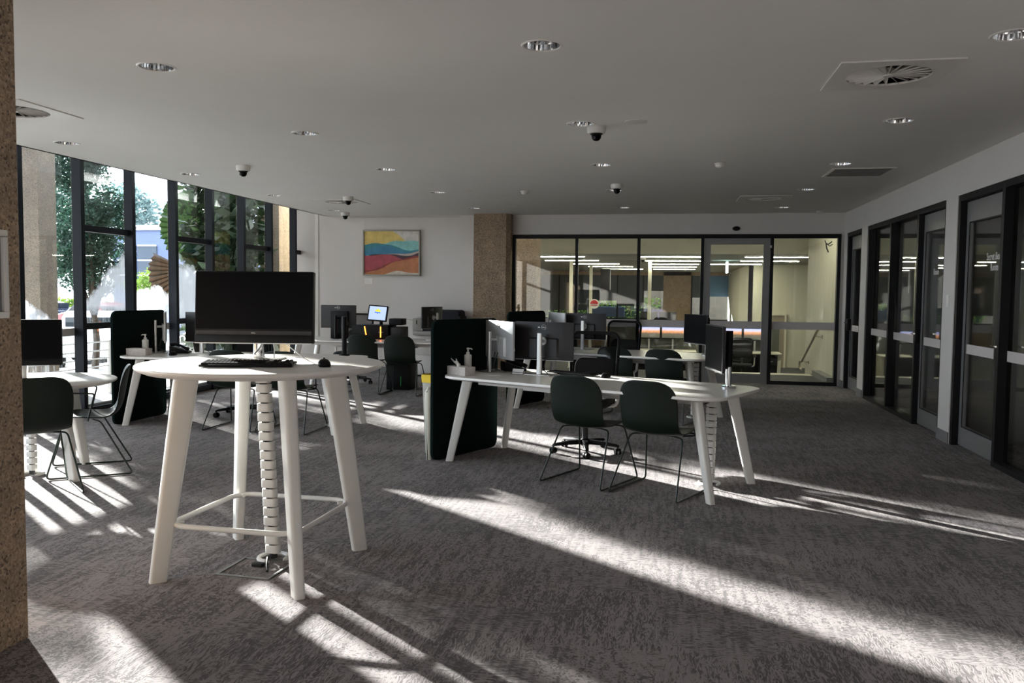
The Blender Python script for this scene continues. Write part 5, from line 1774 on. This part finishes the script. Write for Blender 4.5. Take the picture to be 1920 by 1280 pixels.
def fan_shrub(x, y, seed, label):
    rg = random.Random(seed)
    t = thing('leafy_shrub', label, 'shrub', (x, y, -0.06))
    mb = MB()
    leaves(mb, 1500, lambda: Vector((max(-0.5, min(0.5, rg.gauss(0, 0.24))), max(-0.5, min(0.5, rg.gauss(0, 0.24))), rg.uniform(0.3, 3.7))), 0.30, rg, 0.4)
    mb.build('foliage', 'leaf_palm', t, smooth=0)
    MB().tube([(0, 0, 0), (0.05, 0, 1.5), (0, 0.05, 3.0)], [0.06, 0.05, 0.02], 8).build('stem', 'bark', t)


fan_shrub(-8.75, 14.95, 21, 'tall dark leafy shrub outside close behind the fan palm')
fan_shrub(-7.64, 14.15, 22, 'tall dark leafy shrub outside next to the tan column')

# buildings across the car park
b = thing('office_building', 'low blue office building with white window lines across the car park', 'building', (0, 0, -0.65))
MB().box(-29.0, -19.0, 40.0, 50.0, 0, 5.15).build('wall', 'facade_blue', b, smooth=0)
MB().box(-29.1, -18.9, 39.9, 50.1, 5.15, 5.42).build('parapet', 'facade_pale', b, smooth=0)
for q in range(3):
    for xx in (-28.7, -27.5):
        wn = MB().box(xx, xx + 1.1, 39.93, 40.0, 2.05 + q * 0.78, 2.75 + q * 0.78).build('window', 'facade_glass', b, smooth=0)
        MB().box(xx, xx + 1.1, 39.90, 39.94, 2.75 + q * 0.78, 2.83 + q * 0.78).build('ledge', 'facade_pale', wn, smooth=0)
b = thing('pale_building', 'pale grey building block showing above the blue building', 'building', (0, 0, -0.65))
MB().box(-28.5, -22.0, 54.0, 60.0, 0, 8.4).build('wall', 'facade_pale', b, smooth=0)
MB().box(-28.6, -21.9, 53.9, 60.1, 8.4, 8.6).build('roof_edge', 'facade_pale', b, smooth=0)


def car(label, x, y, deg, paint):
    t = thing('parked_car', label, 'car', (x, y, -0.65), math.radians(deg))
    # local: rear at -y
    L, W = 4.3, 1.76
    prof = [(-2.12, 0.32), (-2.15, 0.62), (-2.08, 0.92), (-1.75, 1.02), (-1.25, 1.34), (-0.6, 1.46), (0.2, 1.44), (0.95, 1.02), (1.95, 0.82), (2.13, 0.55), (2.1, 0.30)]
    rings = []
    for sx, k in ((-1.0, 0.0), (-0.93, 1.0), (0.93, 1.0), (1.0, 0.0)):
        rings.append([(sx * W / 2 * (1.0 if z < 1.0 else 0.86), yy * (0.985 if k == 0 else 1), z - (0.02 if k == 0 else 0)) for yy, z in prof])
    MB().loft(rings).build('body', paint, t, bevel=0.03, smooth=50)
    MB().box(-0.62, 0.62, -1.66, -1.26, 1.04, 1.31, Matrix.Translation((0, -0.02, 0.01))).build('rear_window', 'car_glass', t, bevel=0.02)
    for s in (-1, 1):
        MB().prism([(-1.1, 1.05), (0.75, 1.05), (0.2, 1.38), (-0.75, 1.38)], s * 0.775 - 0.02, s * 0.775 + 0.02, YZ).build('side_window', 'car_glass', t)
        MB().box(s * 0.84 - 0.14, s * 0.84 + 0.03, -2.135, -1.95, 0.72, 0.90).build('tail_lamp', 'tail_light', t, bevel=0.02)
        for yy in (-1.32, 1.28):
            MB().cyl((s * 0.70, yy, 0.31), (s * 0.90, yy, 0.31), 0.31, n=22).build('wheel', 'tyre', t)
    pt_ = MB().box(-0.19, 0.19, -2.18, -2.15, 0.62, 0.74).build('number_plate', 'paper_white', t)
    MB().box(-0.86, 0.86, -2.19, -2.05, 0.30, 0.52).build('bumper', paint, t, bevel=0.04)
    return t


car('white car seen from behind, parked close to the railing', -15.6, 20.9, 30, 'car_white')
car('small red car parked far off in front of the trees', -24.9, 33.0, 70, 'car_red')
car('small dark blue car parked far off beside the red one', -31.5, 37.2, 80, 'car_dark')
